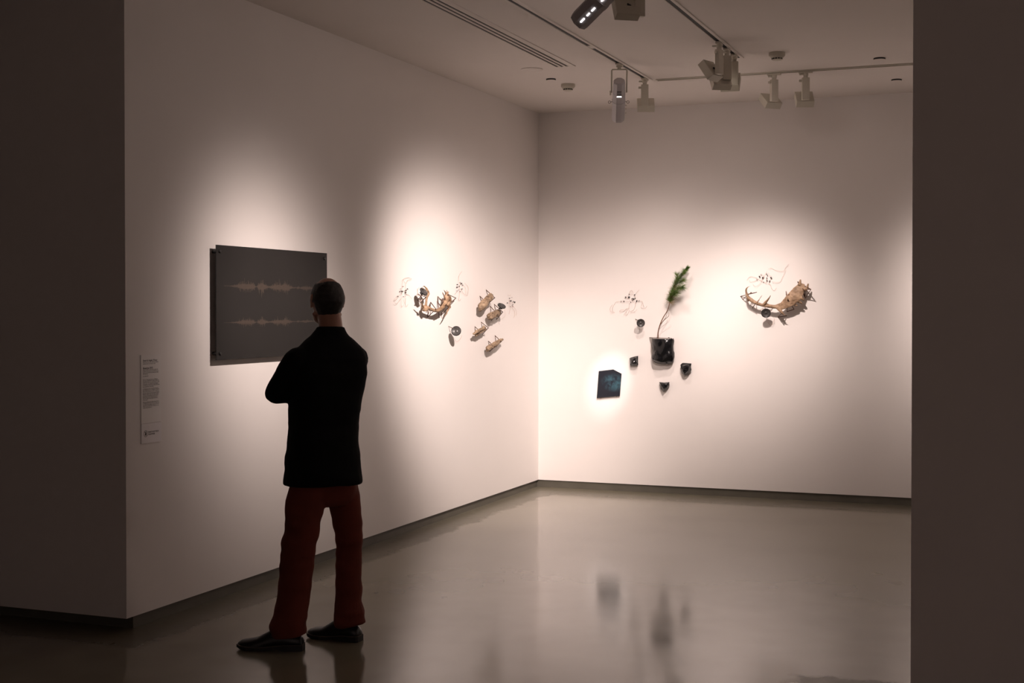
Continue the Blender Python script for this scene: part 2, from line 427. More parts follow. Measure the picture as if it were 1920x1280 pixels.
def smoke(px, py, label):
    p = CE(px, py); t = thing('smoke_detector', label, 'smoke detector', p, 'smoke detectors')
    mw = axis_frame(p, (0, 0, -1), (0, 1, 0))
    obj('base', lathe(BM(), [(0.055, 0), (0.056, 0.018), (0.053, 0.024)], mw), M_lamp, t, smooth=True, sharp=40)
    obj('cover', lathe(BM(), [(0.050, 0.024), (0.044, 0.032), (0.036, 0.036), (0.036, 0.047), (0.03, 0.051), (0.0, 0.052)], mw), M_lamp, t, smooth=True, sharp=40)
    for k in range(12):
        a = 2 * pi * k / 12
        m2 = mw @ Matrix.Rotation(a, 4, 'Z')
        obj('vent', box(BM(), (0.0345, -0.0065, 0.0375), (0.0368, 0.0065, 0.0455), m2), M_dark, t)
smoke(1065, 158, 'white smoke detector beyond the end of the slot diffuser')
smoke(1457, 99, 'white smoke detector on the ceiling right of the lamp cluster')
def cap(px, py, r, h, label, name='ceiling_cap', side=M_dark, g=None):
    p = CE(px, py); t = thing(name, label, 'cover plate', p, g)
    mw = axis_frame(p, (0, 0, -1), (0, 1, 0))
    obj('shadow_gap', lathe(BM(), [(r * 0.97, 0), (r * 0.97, h * .8)], mw), side, t, smooth=True, sharp=40)  # dark side colour of the small caps stands in for shade under the plate
    obj('plate', lathe(BM(), [(r, h * .8), (r * .98, h), (0.0, h)], mw), M_ceil, t, smooth=True, sharp=30)
cap(997, 130, 0.082, 0.004, 'large faint round access plate just past the slot diffuser', side=M_ceil)
cap(1033, 148, 0.038, 0.013, 'small round ceiling cap beside the left smoke detector')
cap(1649, 109, 0.042, 0.013, 'small round ceiling cap before the cross track, near the right column')
cap(1681, 149, 0.040, 0.013, 'small round ceiling cap behind the cross track, near the right column')

# ------------------------------------------------------------------ lamps
def box_lamp(label, lamp, tx, ty, on=True, along='y', arm_off=(0, 0)):
    c, tgt = lamp
    aim = (tgt - c).normalized()
    t = thing('track_spotlight', label, 'spotlight', (tx, ty, H), 'square-headed track spotlights')
    if along == 'y': box_a = ((tx - .015, ty - .05, H - .022), (tx + .015, ty + .05, H - .0075))
    else: box_a = ((tx - .05, ty - .015, H - .022), (tx + .05, ty + .015, H - .0075))
    obj('track_adaptor', box(BM(), *box_a, bevel=.003), M_lamp, t)
    obj('stem', lathe(BM(), [(.019, 0), (.019, -.016), (.0165, -.018), (.0165, -.034)], Matrix.Translation((tx, ty, H - .022)), 20), M_lamp, t, smooth=True, sharp=40)
    # knob lever beside the stem
    obj('lever', box(BM(), (tx - .045, ty - .012, H - .034), (tx - .018, ty + .012, H - .024), bevel=.003), M_lamp, t)
    # driver box; turned with the aim about z
    yaw = math.atan2(aim.y, aim.x)
    m = Matrix.Translation((tx, ty, 0)) @ Matrix.Rotation(yaw, 4, 'Z')
    obj('driver_box', box(BM(), (-.016, -.028, H - .215), (.016, .028, H - .054), m, .002), M_lamp, t)
    obj('tab', box(BM(), (-.008, .028, H - .085), (.008, .048, H - .068), m, .002), M_lamp, t)
    # flat square head
    hm = axis_frame(c, aim)
    hd = obj('lamp_head', box(BM(), (-.065, -.065, -.027), (.065, .065, .027), hm, .0025), M_lamp, t)
    obj('lens', box(BM(), (-.055, -.055, .0272), (.055, .055, .0285), hm), M_glass_lens if on else M_lip, hd)
    # hinge from driver box to head
    e = V((tx, ty, H - .185))
    obj('hinge', tube(BM(), [e, c - aim * .028], .007, 8), M_dark, t)
    return t
box_lamp('square spotlight at the corner where the two tracks meet, next to the projector', LAMP_A, TX1, 4.40)
box_lamp('square spotlight on the cross track, left of its twin, turned toward the sapling', LAMP_B, 2.354, TY, along='x')
box_lamp('square spotlight on the cross track, rightmost of all the lamps', LAMP_C, 2.585, TY, on=False, along='x')
box_lamp('square spotlight of the cluster of three nearest the viewer, tipped left', LAMP_D, TX2, 3.24, on=False)
box_lamp('square spotlight in the middle of the cluster of three', LAMP_E, TX2, 3.47)
box_lamp('square spotlight of the cluster of three farthest from the viewer', LAMP_G, TX2, 3.70)
box_lamp('square spotlight cut off by the top of the picture, right of the near projector', LAMP_N, TX2, 1.36)

def projector(label, lamp, tx, ty, near=False):
    c, tgt = lamp
    aim = (tgt - c).normalized()
    t = thing('framing_projector', label, 'projector lamp', (tx, ty, H), 'framing projectors')
    obj('track_adaptor', box(BM(), (tx - .016, ty - .05, H - .02), (tx + .016, ty + .05, H - .0075), bevel=.003), M_lamp, t)
    obj('stem', lathe(BM(), [(.022, 0), (.022, -.012), (.013, -.014), (.013, -.028)], Matrix.Translation((tx, ty, H - .02)), 20), M_lamp, t, smooth=True, sharp=40)
    hm = axis_frame(c, aim)          # local z = aim, x = side
    sx = hm.to_3x3().col[0]
    # yoke
    top = V((tx, ty, H - .048)); piv = c - aim * .07
    hw = .054
    pts = [piv + sx * hw, top + sx * hw, top - sx * hw, piv - sx * hw]
    yk = BM()
    q = [pts[0], pts[1] - V((0, 0, .006)), pts[1] - sx * .006, pts[2] + sx * .006, pts[2] - V((0, 0, .006)), pts[3]]
    tube(yk, q, .0055, 8)
    obj('yoke', yk, M_lamp, t, smooth=True)
    # faceted barrel
    SZ = .74
    def octo(r, h, sq=1.0): return [hm @ V((r * cos(pi / 8 + k * pi / 4), r * sq * sin(pi / 8 + k * pi / 4), h * SZ)) for k in range(8)]
    hm0, hm_s = hm, hm @ Matrix.Diagonal((1, 1, SZ, 1))
    b = BM()
    loft(b, [octo(.036, -.235), octo(.044, -.22), octo(.046, -.10), octo(.048, -.098), octo(.048, .0)])
    obj('lamp_housing', b, M_profile, t)
    b = BM(); loft(b, [octo(.051, 0), octo(.051, .035)]); obj('shutter_ring', b, M_profile, t)
    b = BM(); loft(b, [octo(.049, .035), octo(.049, .20), octo(.046, .225)])
    obj('lens_barrel', b, M_profile, t)
    obj('lens', lathe(BM(), [(.036, .2252), (.036, .2262)], hm_s, 24), M_glass_lens, t)
    # cooling slots and light leaks on the facet turned to the room
    side = hm.to_3x3()
    for fi, dark in ((0, True), (1, True), (2, False)):
        zz = -.145 + fi * .028
        for a in (-pi / 2,):
            m2 = hm_s @ Matrix.Rotation(a, 4, 'Z')
            obj('cooling_slot' if dark else 'light_leak', box(BM(), (.0418, -.016, zz - (.002 if dark else .0035)), (.0462, .016, zz + (.002 if dark else .0035)), m2), M_dark if dark else M_glow, t)
    if near:
        m2 = hm_s @ Matrix.Rotation(-pi * .25, 4, 'Z')
        for z0, z1 in ((-.01 + .06, .08), (.10, .125), (.15, .185), (-.04, -.012)):
            obj('light_leak', box(BM(), (.0440, -.0028, z0), (.0478, .0028, z1), m2), M_glow, t)
    # shutter handles (wire loops), focus knobs
    for s in (-1, 1):
        cc = hm_s @ V((s * .066, 0, .018))
        b = BM(); lp = []
        for k in range(13):
            a = 2 * pi * k / 12
            lp.append(cc + side.col[0] * (s * .009 * cos(a)) + side.col[2] * (.011 * sin(a)))
        tube(b, lp, .0016, 6); tube(b, [hm_s @ V((s * .045, 0, .012)), hm_s @ V((s * .058, 0, .018))], .0016, 6)
        obj('shutter_handle', b, M_dark, t, smooth=True)
    for zz in (.06, .10, .15):
        obj('focus_knob', tube(BM(), [hm_s @ V((-.048, 0, zz)), hm_s @ V((-.058, 0, zz))], .004, 8), M_lamp, t)
    obj('clamp_knob', box(BM(), (.055, -.008, -.11), (.067, .008, -.07), hm_s, .002), M_lamp, t)
    return t
projector('grey framing projector in a yoke on the left track, pointing down and away', PROF_B, TX1, 3.74)
projector('large grey framing projector at the top of the picture, with glowing slots', PROF_C, TX2, 0.30, near=True)

# ------------------------------------------------------------------ dark sound-wave panel
ND = 0.045
def LPt(y, z, n): return V((n, y, z))
PY0, PY1, PZ0, PZ1 = 0.723, 1.942, 1.321, 1.947
t = thing('sound_wave_panel', 'large dark grey panel printed with two sound waves, on standoffs', 'panel', left_frame((0, (PY0 + PY1) / 2, PZ0)))
pb = obj('board', box(BM(), (ND - .004, PY0, PZ0), (ND, PY1, PZ1), bevel=.0008), M_panel, t)
env = [(190, 3), (240, 6), (270, 18), (300, 22), (315, 50), (350, 75), (380, 66), (410, 70), (440, 50), (455, 16), (470, 6), (480, 45), (500, 80), (515, 108), (530, 88), (550, 45), (570, 16), (600, 22), (620, 46), (650, 66), (665, 78), (700, 56), (720, 84), (745, 80), (770, 42), (800, 12), (840, 7), (855, 28), (870, 10), (900, 22), (930, 38), (960, 28), (1000, 12), (1060, 8), (1110, 2)]
def amp(x):
    for (a, p), (b, q) in zip(env, env[1:]):
        if a <= x <= b: return p + (q - p) * (x - a) / (b - a)
    return 0
for cy_, sc_, lab in ((470, 1.0, 'upper printed sound wave'), (812, 0.66, 'lower printed sound wave')):
    b = BM(); rnd = random.Random(cy_)
    x = 190.0
    while x < 1110:
        a = amp(x) * sc_
        hi = max(1.2, a * (0.30 + 0.55 * rnd.random() ** 2.2 + (0.35 if rnd.random() < .12 else 0)))
        lo = max(1.2, a * (0.30 + 0.55 * rnd.random() ** 2.2 + (0.35 if rnd.random() < .12 else 0)))
        y_a = PY0 + (x - 130) / 1022 * (PY1 - PY0); y_b = y_a + 2.2 / 1022 * (PY1 - PY0)
        zc = PZ1 - (cy_ - 95) / 1060 * (PZ1 - PZ0)
        k = (PZ1 - PZ0) / 1060
        vs = [b.verts.new(LPt(yy, zz, ND + .0004)) for yy, zz in ((y_a, zc - lo * k), (y_b, zc - lo * k), (y_b, zc + hi * k), (y_a, zc + hi * k))]
        b.faces.new(vs)
        x += 2.2
    o = obj('wave_print', b, M_wave, t); o['label'] = lab
for yy, zz in ((PY0 + .033, PZ0 + .035), (PY0 + .033, PZ1 - .035), (PY1 - .033, PZ0 + .035), (PY1 - .033, PZ1 - .035)):
    m = frame((0, yy, zz), (0, 1, 0), (0, 0, 1), (1, 0, 0))
    s = obj('standoff', lathe(BM(), [(.010, 0), (.010, ND - .0045)], m, 16), M_blk, t, smooth=True, sharp=40)
    obj('cap', lathe(BM(), [(.010, ND), (.010, ND + .005), (.007, ND + .008), (0, ND + .008)], m, 16), M_blk, s, smooth=True, sharp=40)

# ------------------------------------------------------------------ wall text and notice
def text_mesh(bm_name, s, p0, size, n, parent, material, width=None, bold=0.0):
    cu = bpy.data.curves.new('txt', 'FONT'); cu.body = s; cu.size = size; cu.offset = bold; cu.extrude = 0.0
    o = bpy.data.objects.new('txt', cu); COL.objects.link(o)
    dg = bpy.context.evaluated_depsgraph_get(); dg.update()
    me = bpy.data.meshes.new_from_object(o.evaluated_get(dg)); bpy.data.objects.remove(o)
    wd = max(v.co.x for v in me.vertices) or 1
    k = width / wd if width else 1
    for v in me.vertices:
        v.co = V((n, p0[0] + v.co.x * k, p0[1] + v.co.y))
    return obj(bm_name, None, material, parent, me=me)
LY0, LY1 = 0.117, 0.283
t = thing('wall_text', 'tall white wall text card near the left corner, lines of small grey print', 'label', left_frame((0, (LY0 + LY1) / 2, 1.022)))
obj('card', box(BM(), (0, LY0, 1.0225), (.005, LY1, 1.367)), M_card, t)
def lz(px, py): q = WL(px, py, .0055); return q.y, q.z
y_, z_ = lz(268, 677.5)
text_mesh('heading', "Stuart & Angler (Timor", (y_, z_), .0125, .0055, t, M_ink, width=lz(295, 675)[0] - y_, bold=.0003)
y_, z_ = lz(268, 691.8)
text_mesh('heading', "Bluestripe 2015", (y_, z_), .0125, .0055, t, M_ink, width=lz(286.5, 690)[0] - y_, bold=.0003)
def body(lines, s, name):
    b = BM(); rnd = random.Random(len(lines) * 7 + int(s))
    for yp, xe in lines:
        y0_, z0_ = lz(268, yp); y1_, _ = lz(xe, yp)
        y = y0_
        while y < y1_ - .002:
            wl = min(rnd.choice((.006, .009, .012, .016, .020, .013)), y1_ - y)
            k = 0.0
            while k < wl - .0006:                       # letter-sized strokes
                h = rnd.choice((.0030, .0030, .0042))
                vs = [b.verts.new((.0054, yy, zz)) for yy, zz in ((y + k, z0_), (y + k + .0013, z0_), (y + k + .0013, z0_ + h), (y + k, z0_ + h))]
                b.faces.new(vs); k += .0019
            y += wl + .0028
    o = obj(name, b, M_ink2, t); o['kind'] = 'stuff'; return o
body([(680.2, 297.5), (683, 291)], 1, 'text_block')
body([(694.3, 296), (697, 297.5), (699.7, 297), (702.3, 277.5), (706, 278)], 2, 'text_block')
b1 = [(700 + y / 18.28 + .8, 256 + x / 18.28) for y, x in ((220, 720), (265, 775), (318, 775), (370, 750), (415, 785), (465, 580))]
b2 = [(700 + y / 18.28 + .8, 256 + x / 18.28) for y, x in ((535, 750), (578, 775), (630, 770), (682, 790), (728, 745), (775, 750), (822, 720), (870, 730), (920, 385))]
b3 = [(700 + y / 18.28 + .8, 256 + x / 18.28) for y, x in ((990, 770), (1035, 775), (1085, 765), (1135, 765), (1185, 525))]
for k, q in enumerate((b1, b2, b3)): body(q, 3 + k, 'text_block')
t = thing('touch_notice', 'small white do-not-touch notice with round hand symbol, under the wall text', 'sign', left_frame((0, (LY0 + LY1) / 2, 0.921)))
obj('card', box(BM(), (0, LY0, 0.921), (.006, LY1, 1.0205)), M_card2, t)
y_, z_ = lz(277.3, 811.2)
text_mesh('notice_text', "PLEASE DO NOT TOUCH", (y_, z_), .0105, .0066, t, M_ink, width=lz(297, 808)[0] - y_, bold=.0003)
y_, z_ = lz(277.3, 815.4)
text_mesh('notice_text', "THE ARTWORK", (y_, z_), .0105, .0066, t, M_ink, width=lz(290.2, 813.5)[0] - y_, bold=.0003)
yc, zc = lz(272.8, 812.8)
b = BM(); R0, R1 = .0165, .0145
vo = [b.verts.new((.0067, yc + R0 * cos(a * pi / 16), zc + R0 * sin(a * pi / 16))) for a in range(32)]
vi = [b.verts.new((.0067, yc + R1 * cos(a * pi / 16), zc + R1 * sin(a * pi / 16))) for a in range(32)]
for k in range(32): b.faces.new((vo[k], vo[(k + 1) % 32], vi[(k + 1) % 32], vi[k]))
def quad(b, p, q, w, x=.0068):
    p, q = V((x, yc + p[0], zc + p[1])), V((x, yc + q[0], zc + q[1])); d = (q - p).normalized().cross(V((1, 0, 0))) * w
    b.faces.new([b.verts.new(v) for v in (p + d, q + d, q - d, p - d)])
quad(b, (-.010, .010), (.010, -.010), .0012)
quad(b, (-.003, -.009), (.001, .001), .0045)
for k in range(4): quad(b, (-.003 + k * .0026, -.001), (-.004 + k * .0036, .0115 - abs(k - 1.5) * .0012), .0010)
quad(b, (.003, -.004), (.0085, .0015), .0011)
obj('hand_symbol', b, M_ink, t)

# ------------------------------------------------------------------ wire circuits
def circuit(label, fn, x0, y0, s, wires, beads, zpx):
    P = lambda x, y, n=.008: fn(x0 + x / s, y0 + y / s, n)
    o0 = P(beads[0][0], beads[0][1], 0)
    t = thing('wire_circuit', label, 'wire drawing', left_frame(o0) if fn is WL else back_frame(o0), 'loose wire circuits pinned to the walls')
    for wv in wires:
        pts = []
        for i, q in enumerate(wv): pts.append(P(q[0], q[1], .004 + .012 * abs(sin(i * 1.7 + q[0] * .1))))
        obj('wire', tube(BM(), pts, .00085, 5, sub=4), M_wire, t, smooth=True)
    for i, (x, y, r) in enumerate(beads):
        c = P(x, y, .012); rr = r / s / zpx * 1.0
        b = BM()
        a = (i * 2.4) % pi
        ax = (V((0, cos(a), sin(a))) if fn is WL else V((cos(a), 0, sin(a))))
        nrm = V((1, 0, 0)) if fn is WL else V((0, -1, 0))
        if i % 3 == 0:
            box(b, (-rr, -rr * .8, -.009), (rr, rr * .8, rr * .5), frame(c, ax, nrm.cross(ax), nrm), rr * .2)
        else:
            tube(b, [c - ax * rr * 1.15, c + ax * rr * 1.15], rr * .75, 10)
        tube(b, [c - nrm * .012, c], .0007, 5)
        obj('component', b, M_comp if (r >= s * .6 or i % 4 == 0) else M_comp2, t)
    return t
circuit('loose wire drawing with black components, leftmost, left of the U-shaped antler', WL, 735, 510, 18.29,
    [[(370, 260), (485, 390), (540, 270), (680, 240), (560, 190), (430, 215), (375, 255)], [(355, 270), (350, 450), (345, 640), (340, 800)], [(470, 400), (460, 600), (465, 750)],
     [(300, 800), (180, 815), (60, 980), (100, 970), (200, 880)], [(300, 900), (220, 1030), (140, 1085), (90, 1040)], [(320, 880), (320, 1150), (340, 1200), (380, 1130)],
     [(380, 920), (440, 1080), (500, 1180), (550, 1100)], [(470, 880), (455, 1080)], [(500, 765), (580, 790), (640, 860), (690, 930)], [(870, 560), (885, 740), (930, 780), (970, 760)]],
    [(370, 660, 22), (535, 578, 19), (480, 632, 19), (480, 702, 19), (490, 765, 13), (310, 645, 15), (290, 670, 11), (310, 580, 11), (320, 742, 11), (395, 495, 10), (395, 838, 12), (455, 838, 10), (225, 830, 9)], 250)
circuit('loose wire drawing with tiny components, between the U-shaped antler and the bone pieces', WL, 830, 500, 7.527,
    [[(270, 65), (230, 130), (228, 200)], [(245, 220), (240, 340), (235, 420), (230, 480), (260, 450)], [(280, 250), (320, 300), (325, 390), (290, 370), (265, 330)], [(310, 230), (360, 290), (350, 400), (330, 390)], [(210, 340), (170, 390)]],
    [(270, 235, 9.5), (283, 258, 7), (235, 275, 8), (210, 288, 7), (273, 313, 9.5), (248, 220, 5), (215, 250, 5), (230, 328, 5), (207, 338, 6), (252, 350, 5)], 250)
circuit('loose wire drawing nearest the room corner, right of the bone pieces', WL, 880, 535, 17.06,
    [[(1235, 310), (1290, 330), (1330, 300)], [(1320, 680), (1390, 740), (1440, 820), (1450, 950), (1415, 1030)], [(1410, 680), (1480, 760), (1510, 870), (1495, 960)], [(1270, 600), (1310, 700), (1270, 920)], [(1290, 400), (1290, 560), (1370, 640)]],
    [(1340, 493, 23), (1290, 412, 15), (1410, 512, 15), (1460, 535, 21), (1390, 620, 19), (1365, 382, 11), (1235, 555, 11), (1300, 565, 10), (1320, 680, 11), (1410, 675, 10), (1290, 487, 10), (1375, 555, 10)], 235)
circuit('wide loose wire drawing with dangling loops, left of the sapling', WB, 1120, 490, 9.14,
    [[(545, 560), (560, 510), (590, 495), (620, 540)], [(550, 530), (600, 525)], [(655, 555), (715, 485)], [(545, 565), (640, 570), (650, 640)], [(500, 585), (510, 640), (540, 620)],
     [(550, 640), (560, 690), (460, 682), (400, 685), (320, 695), (290, 740), (265, 790), (260, 850), (300, 880)], [(260, 740), (220, 800), (225, 850), (270, 885)],
     [(550, 715), (540, 790), (480, 820), (400, 830), (385, 860), (450, 855), (510, 800)], [(550, 800), (500, 850), (450, 920)], [(555, 830), (520, 900), (490, 915), (500, 860)],
     [(655, 700), (650, 760), (620, 830), (560, 860), (620, 870), (680, 825)], [(570, 695), (640, 690)], [(670, 678), (740, 678), (775, 690), (760, 740), (750, 790), (820, 800), (850, 760)], [(780, 710), (800, 790)], [(590, 640), (600, 660), (620, 650)]],
    [(540, 612, 15), (485, 612, 11), (543, 563, 8), (638, 571, 9), (595, 635, 8), (620, 640, 12), (645, 630, 8), (675, 677, 13), (715, 676, 8), (455, 683, 9), (408, 682, 7), (572, 698, 8), (600, 660, 7)], 221)
circuit('loose wire drawing with long trailing wires, above the large antler on the back wall', WB, 1370, 480, 9.14,
    [[(275, 410), (330, 355), (400, 360), (450, 380), (540, 430), (620, 460), (680, 490), (700, 550), (745, 590), (785, 545)], [(530, 415), (460, 400), (400, 430), (330, 440), (325, 410)], [(540, 440), (470, 500), (420, 520), (380, 480)],
     [(645, 220), (700, 205), (780, 245), (900, 255), (940, 200), (995, 140)], [(710, 435), (780, 450), (850, 435), (885, 370), (945, 240)], [(620, 260), (600, 300), (530, 430)], [(650, 280), (660, 330), (700, 350), (670, 430)], [(490, 330), (560, 320), (550, 390)], [(620, 370), (610, 440)]],
    [(550, 370, 14), (495, 350, 12), (522, 315, 6), (615, 303, 7), (630, 328, 8), (693, 370, 13), (620, 375, 8), (668, 430, 11), (625, 420, 9), (560, 442, 7), (452, 405, 6), (440, 378, 5)], 230)

# ------------------------------------------------------------------ small speakers on stalks
def speaker(label, fn, px, py, n, r, normal, anchor, an=0.0, wires=()):
    c = fn(px, py, n); a = fn(anchor[0], anchor[1], an)
    nrm = V(normal).normalized()
    t = thing('small_speaker', label, 'speaker', left_frame(a) if fn is WL else back_frame(a), 'small black speakers on stalks')
    m = axis_frame(c, nrm)
    obj('rim', lathe(BM(), [(r * .93, -.006), (r, -.005), (r, .001), (r * .95, .003), (r * .89, .001), (r * .89, -.006)], m, 32, False), M_rim, t, smooth=True, sharp=50)
    obj('cone', lathe(BM(), [(r * .93, -.004), (r * .89, .0), (r * .80, .0005), (r * .74, -.0015), (r * .34, -.009), (r * .32, -.009), (r * .20, -.0055), (0, -.0045)], m, 32, False), M_spk, t, smooth=True)
    obj('basket', lathe(BM(), [(r * .95, -.005), (r * .9, -.007), (r * .42, -.017), (r * .42, -.026), (0, -.026)], m, 24, False), M_rim, t, smooth=True, sharp=40)
    back = c - nrm * .024
    obj('stalk', tube(BM(), [a, (a + back) / 2 + V((0, 0, .004)), back], .0028, 8), M_rod, t, smooth=True)
    for wv in wires:
        obj('wire', tube(BM(), [fn(x, y, nn) for x, y, nn in wv], .0008, 5, sub=4), M_wire, t, smooth=True)
    return t
def tocam(p): return (CAM - p).normalized()
c = WL(855, 620, .08); vc = tocam(c)
speaker('small round black speaker on a stalk, below and right of the U-shaped antler', WL, 855.2, 620.2, .085, .038, vc + RT * -.25 + V((0, 0, .22)), (841, 611.5),
        wires=[[(849, 630, .02), (856, 640, .01), (864, 634, .02), (866, 628, .02)], [(848, 640, .01), (851, 648, .01)]])
speaker('small speaker tilted upward, behind the second bone piece from the top', WL, 940.8, 573.0, .115, .035, vc * .48 + UP * .80 + RT * .34, (932, 583),
        wires=[[(946, 580, .03), (947, 592, .02), (940, 597, .01)], [(932, 598, .01), (935, 605, .01), (937, 608, .01)]])
speaker('small dark speaker inside the left curl of the U-shaped antler', WL, 794.6, 546.5, .10, .034, vc * .42 + UP * .55 + RT * .72, (789, 562),
        wires=[[(786, 538, .01), (783, 546, .01), (786, 552, .01), (789, 551, .01)]])
c = WB(1201, 606, .08); vb = tocam(c)
speaker('small round black speaker on a stalk, left of the sapling stem', WB, 1201.5, 605.5, .085, .036, vb + V((0, 0, -.2)) + RT * .1, (1191.5, 598))
speaker('small round black speaker hanging under the large antler', WB, 1436.2, 587.0, .115, .040, vb + V((0, 0, -.32)) + RT * -.08, (1434, 574), .07,
        wires=[[(1440, 596, .03), (1442, 606, .02), (1446.5, 610, .02), (1451.5, 603.5, .02), (1450.5, 594, .02)], [(1436, 594, .05), (1439, 603, .03), (1444, 609, .02), (1449, 606, .02), (1452, 597, .03)]])

# ------------------------------------------------------------------ antlers and bones on rod brackets
def bracket(fn, x0, y0, s, tri, n, parent):
    """bent rod triangle: on the wall, out, back to the wall"""
    b = BM()
    P = [fn(x0 + x / s, y0 + y / s, nn) for (x, y, nn) in tri]
    for a, c_ in zip(P, P[1:] + [P[0]]): tube(b, [a, c_], .0031, 6)
    for a in P: ball(b, a, .0038, 1)
    o = obj('bracket', b, M_rod, parent)
    return o
def rough(a, s): return lambda co: a * (noise.noise(co * s) + .5 * noise.noise(co * s * 2.3))

def shape_tubes(b, P, items, zpx, s):
    for pts, rads, *fl in items:
        tube(b, [P(*q) for q in pts], [r / s / zpx for r in rads], 12, sub=4, flat=(fl[0] if fl else None), fdir=(fl[1] if fl else None))

# large antler on the back wall
x0, y0, s, zp = 1370, 480, 9.14, 232
P = lambda x, y, n=.09: WB(x0 + x / s, y0 + y / s, n)
o0 = WB(1452, 578)
t = thing('mounted_antler', 'large pale-tipped palmate antler on rod brackets, on the back wall', 'antler', back_frame(o0))
b = BM()
shape_tubes(b, P, [
    ([(345, 513, .13), (300, 528, .125), (268, 565, .12), (268, 620, .115), (285, 680, .11), (310, 730, .10)], [3, 9, 15, 19, 26, 33]),
    ([(285, 700, .10), (340, 745, .10), (400, 785, .095), (480, 822, .09), (560, 842, .09), (640, 855, .09), (740, 866, .09), (830, 866, .09)], [22, 36, 31, 27, 29, 32, 33, 44]),
    ([(300, 740, .10), (300, 775, .085)], [20, 8]),
    ([(540, 668, .14), (490, 740, .12), (450, 800, .10), (430, 820, .095)], [3, 9, 14, 18]),
    ([(688, 665, .15), (650, 730, .13), (600, 790, .11), (560, 840, .095)], [3, 14, 24, 30]),
    ([(600, 820, .10), (655, 838, .07)], [20, 8]),
    ([(820, 885, .09), (870, 960, .10), (900, 990, .10), (950, 1022, .10)], [40, 22, 14, 3]),
], zp, s)
# palm: flattened, widening plate
palm = [(800, 868, 46), (880, 852, 66), (960, 806, 92), (1030, 748, 108), (1100, 680, 116), (1160, 600, 104), (1205, 520, 74), (1225, 470, 50)]
tube(b, [P(x, y, .09 + .02 * sin(i * .5)) for i, (x, y, r) in enumerate(palm)], [r / s / zp for *_, r in palm], 20, sub=4, flat=.26, fdir=(0, -1, 0))
shape_tubes(b, P, [
    ([(1175, 500, .10), (1190, 440, .10), (1192, 398, .10)], [30, 22, 10], .8, (0, -1, 0)),
    ([(1270, 590, .10), (1310, 540, .10), (1330, 470, .10)], [34, 25, 12], .8, (0, -1, 0)),
    ([(1190, 690, .10), (1240, 740, .10), (1256, 765, .09)], [34, 22, 8]),
    ([(1140, 760, .10), (1200, 800, .09), (1230, 822, .085)], [34, 20, 5]),
    ([(1060, 790, .10), (1110, 840, .09), (1150, 850, .085)], [34, 20, 6]),
], zp, s)
me = fuse(b, .0035, 2, rough(.0022, 55), 'antler')
o = obj('antler', None, M_antler, t, me=me, smooth=True)
for tri in ([(170, 690, 0), (445, 620, .12), (300, 650, .13), (210, 745, 0)], [(375, 890, 0), (425, 815, .115), (440, 790, 0)],
            [(950, 605, 0), (980, 740, .14), (965, 880, .03)], [(980, 740, .14), (1085, 910, .05), (965, 950, 0)],
            [(1150, 440, 0), (1375, 570, .14), (1280, 720, 0)], [(1150, 440, .0), (1250, 575, .12), (1370, 570, .13), (1265, 520, .02), (1275, 690, 0)],
            [(810, 1045, 0), (870, 985, .12), (960, 1022, .0)]):
    bracket(WB, x0, y0, s, tri, 0, t)
# small rod flags on the brackets
for (ax_, ay_) in ((345, 635), (995, 668)):
    obj('rod_clip', prism(BM(), [P(ax_ - 22, ay_ + 8, .12), P(ax_ + 28, ay_ + 2, .12), P(ax_ + 2, ay_ - 22, .12)], (0, .003, 0)), M_rod, t)

# U-shaped antler on the left wall
x0, y0, s, zp = 770, 530, 16.0, 218
Q = lambda x, y, n=.07: WL(x0 + x / s, y0 + y / s, n)
t = thing('mounted_antler', 'U-shaped antler with a knobbed base on rod brackets, on the left wall', 'antler', left_frame(WL(820, 580)))
b = BM()
shape_tubes(b, Q, [
    ([(345, 150, .09), (400, 100, .085), (470, 170, .08), (525, 270, .08), (535, 340, .08), (495, 400, .075), (475, 480, .07), (468, 580, .07), (455, 680, .07)], [6, 12, 22, 30, 32, 30, 31, 28, 34]),
    ([(370, 175, .10), (440, 210, .09), (510, 260, .08)], [6, 12, 18]),
    ([(345, 145, .09), (365, 178, .10)], [10, 8]),
    ([(285, 480, .10), (312, 560, .09), (345, 650, .08), (380, 730, .07)], [5, 16, 20, 34]),
    ([(430, 700, .065), (430, 780, .06), (440, 840, .06)], [60, 86, 66]),
    ([(330, 740, .07), (360, 790, .06)], [14, 24]),
    ([(450, 740, .065), (530, 765, .07), (620, 800, .07), (720, 828, .07), (800, 830, .07), (880, 798, .07), (950, 735, .07), (1005, 650, .07), (1050, 560, .07), (1075, 470, .07), (1080, 380, .07), (1090, 300, .07)], [60, 48, 44, 42, 46, 48, 56, 64, 70, 74, 60, 34]),
    ([(985, 200, .09), (1020, 250, .085), (1060, 310, .075)], [4, 13, 24]),
    ([(935, 262, .10), (975, 330, .09), (1010, 420, .08), (1030, 500, .07)], [4, 15, 20, 34]),
    ([(1082, 205, .08), (1085, 290, .075)], [8, 24]),
    ([(1172, 295, .08), (1120, 275, .075), (1090, 300, .07)], [5, 15, 24]),
    ([(1100, 330, .07), (1150, 400, .07), (1180, 480, .07), (1175, 560, .065), (1140, 640, .06)], [24, 40, 42, 36, 40]),
    ([(1090, 620, .06), (1150, 690, .06), (1170, 760, .06)], [66, 52, 30]),
    ([(1140, 760, .06), (1100, 860, .07), (1060, 950, .075), (990, 1030, .08)], [34, 22, 14, 4]),
], zp, s)
fused('antler', b, .0035, M_antler, t, 2, rough(.0020, 60))
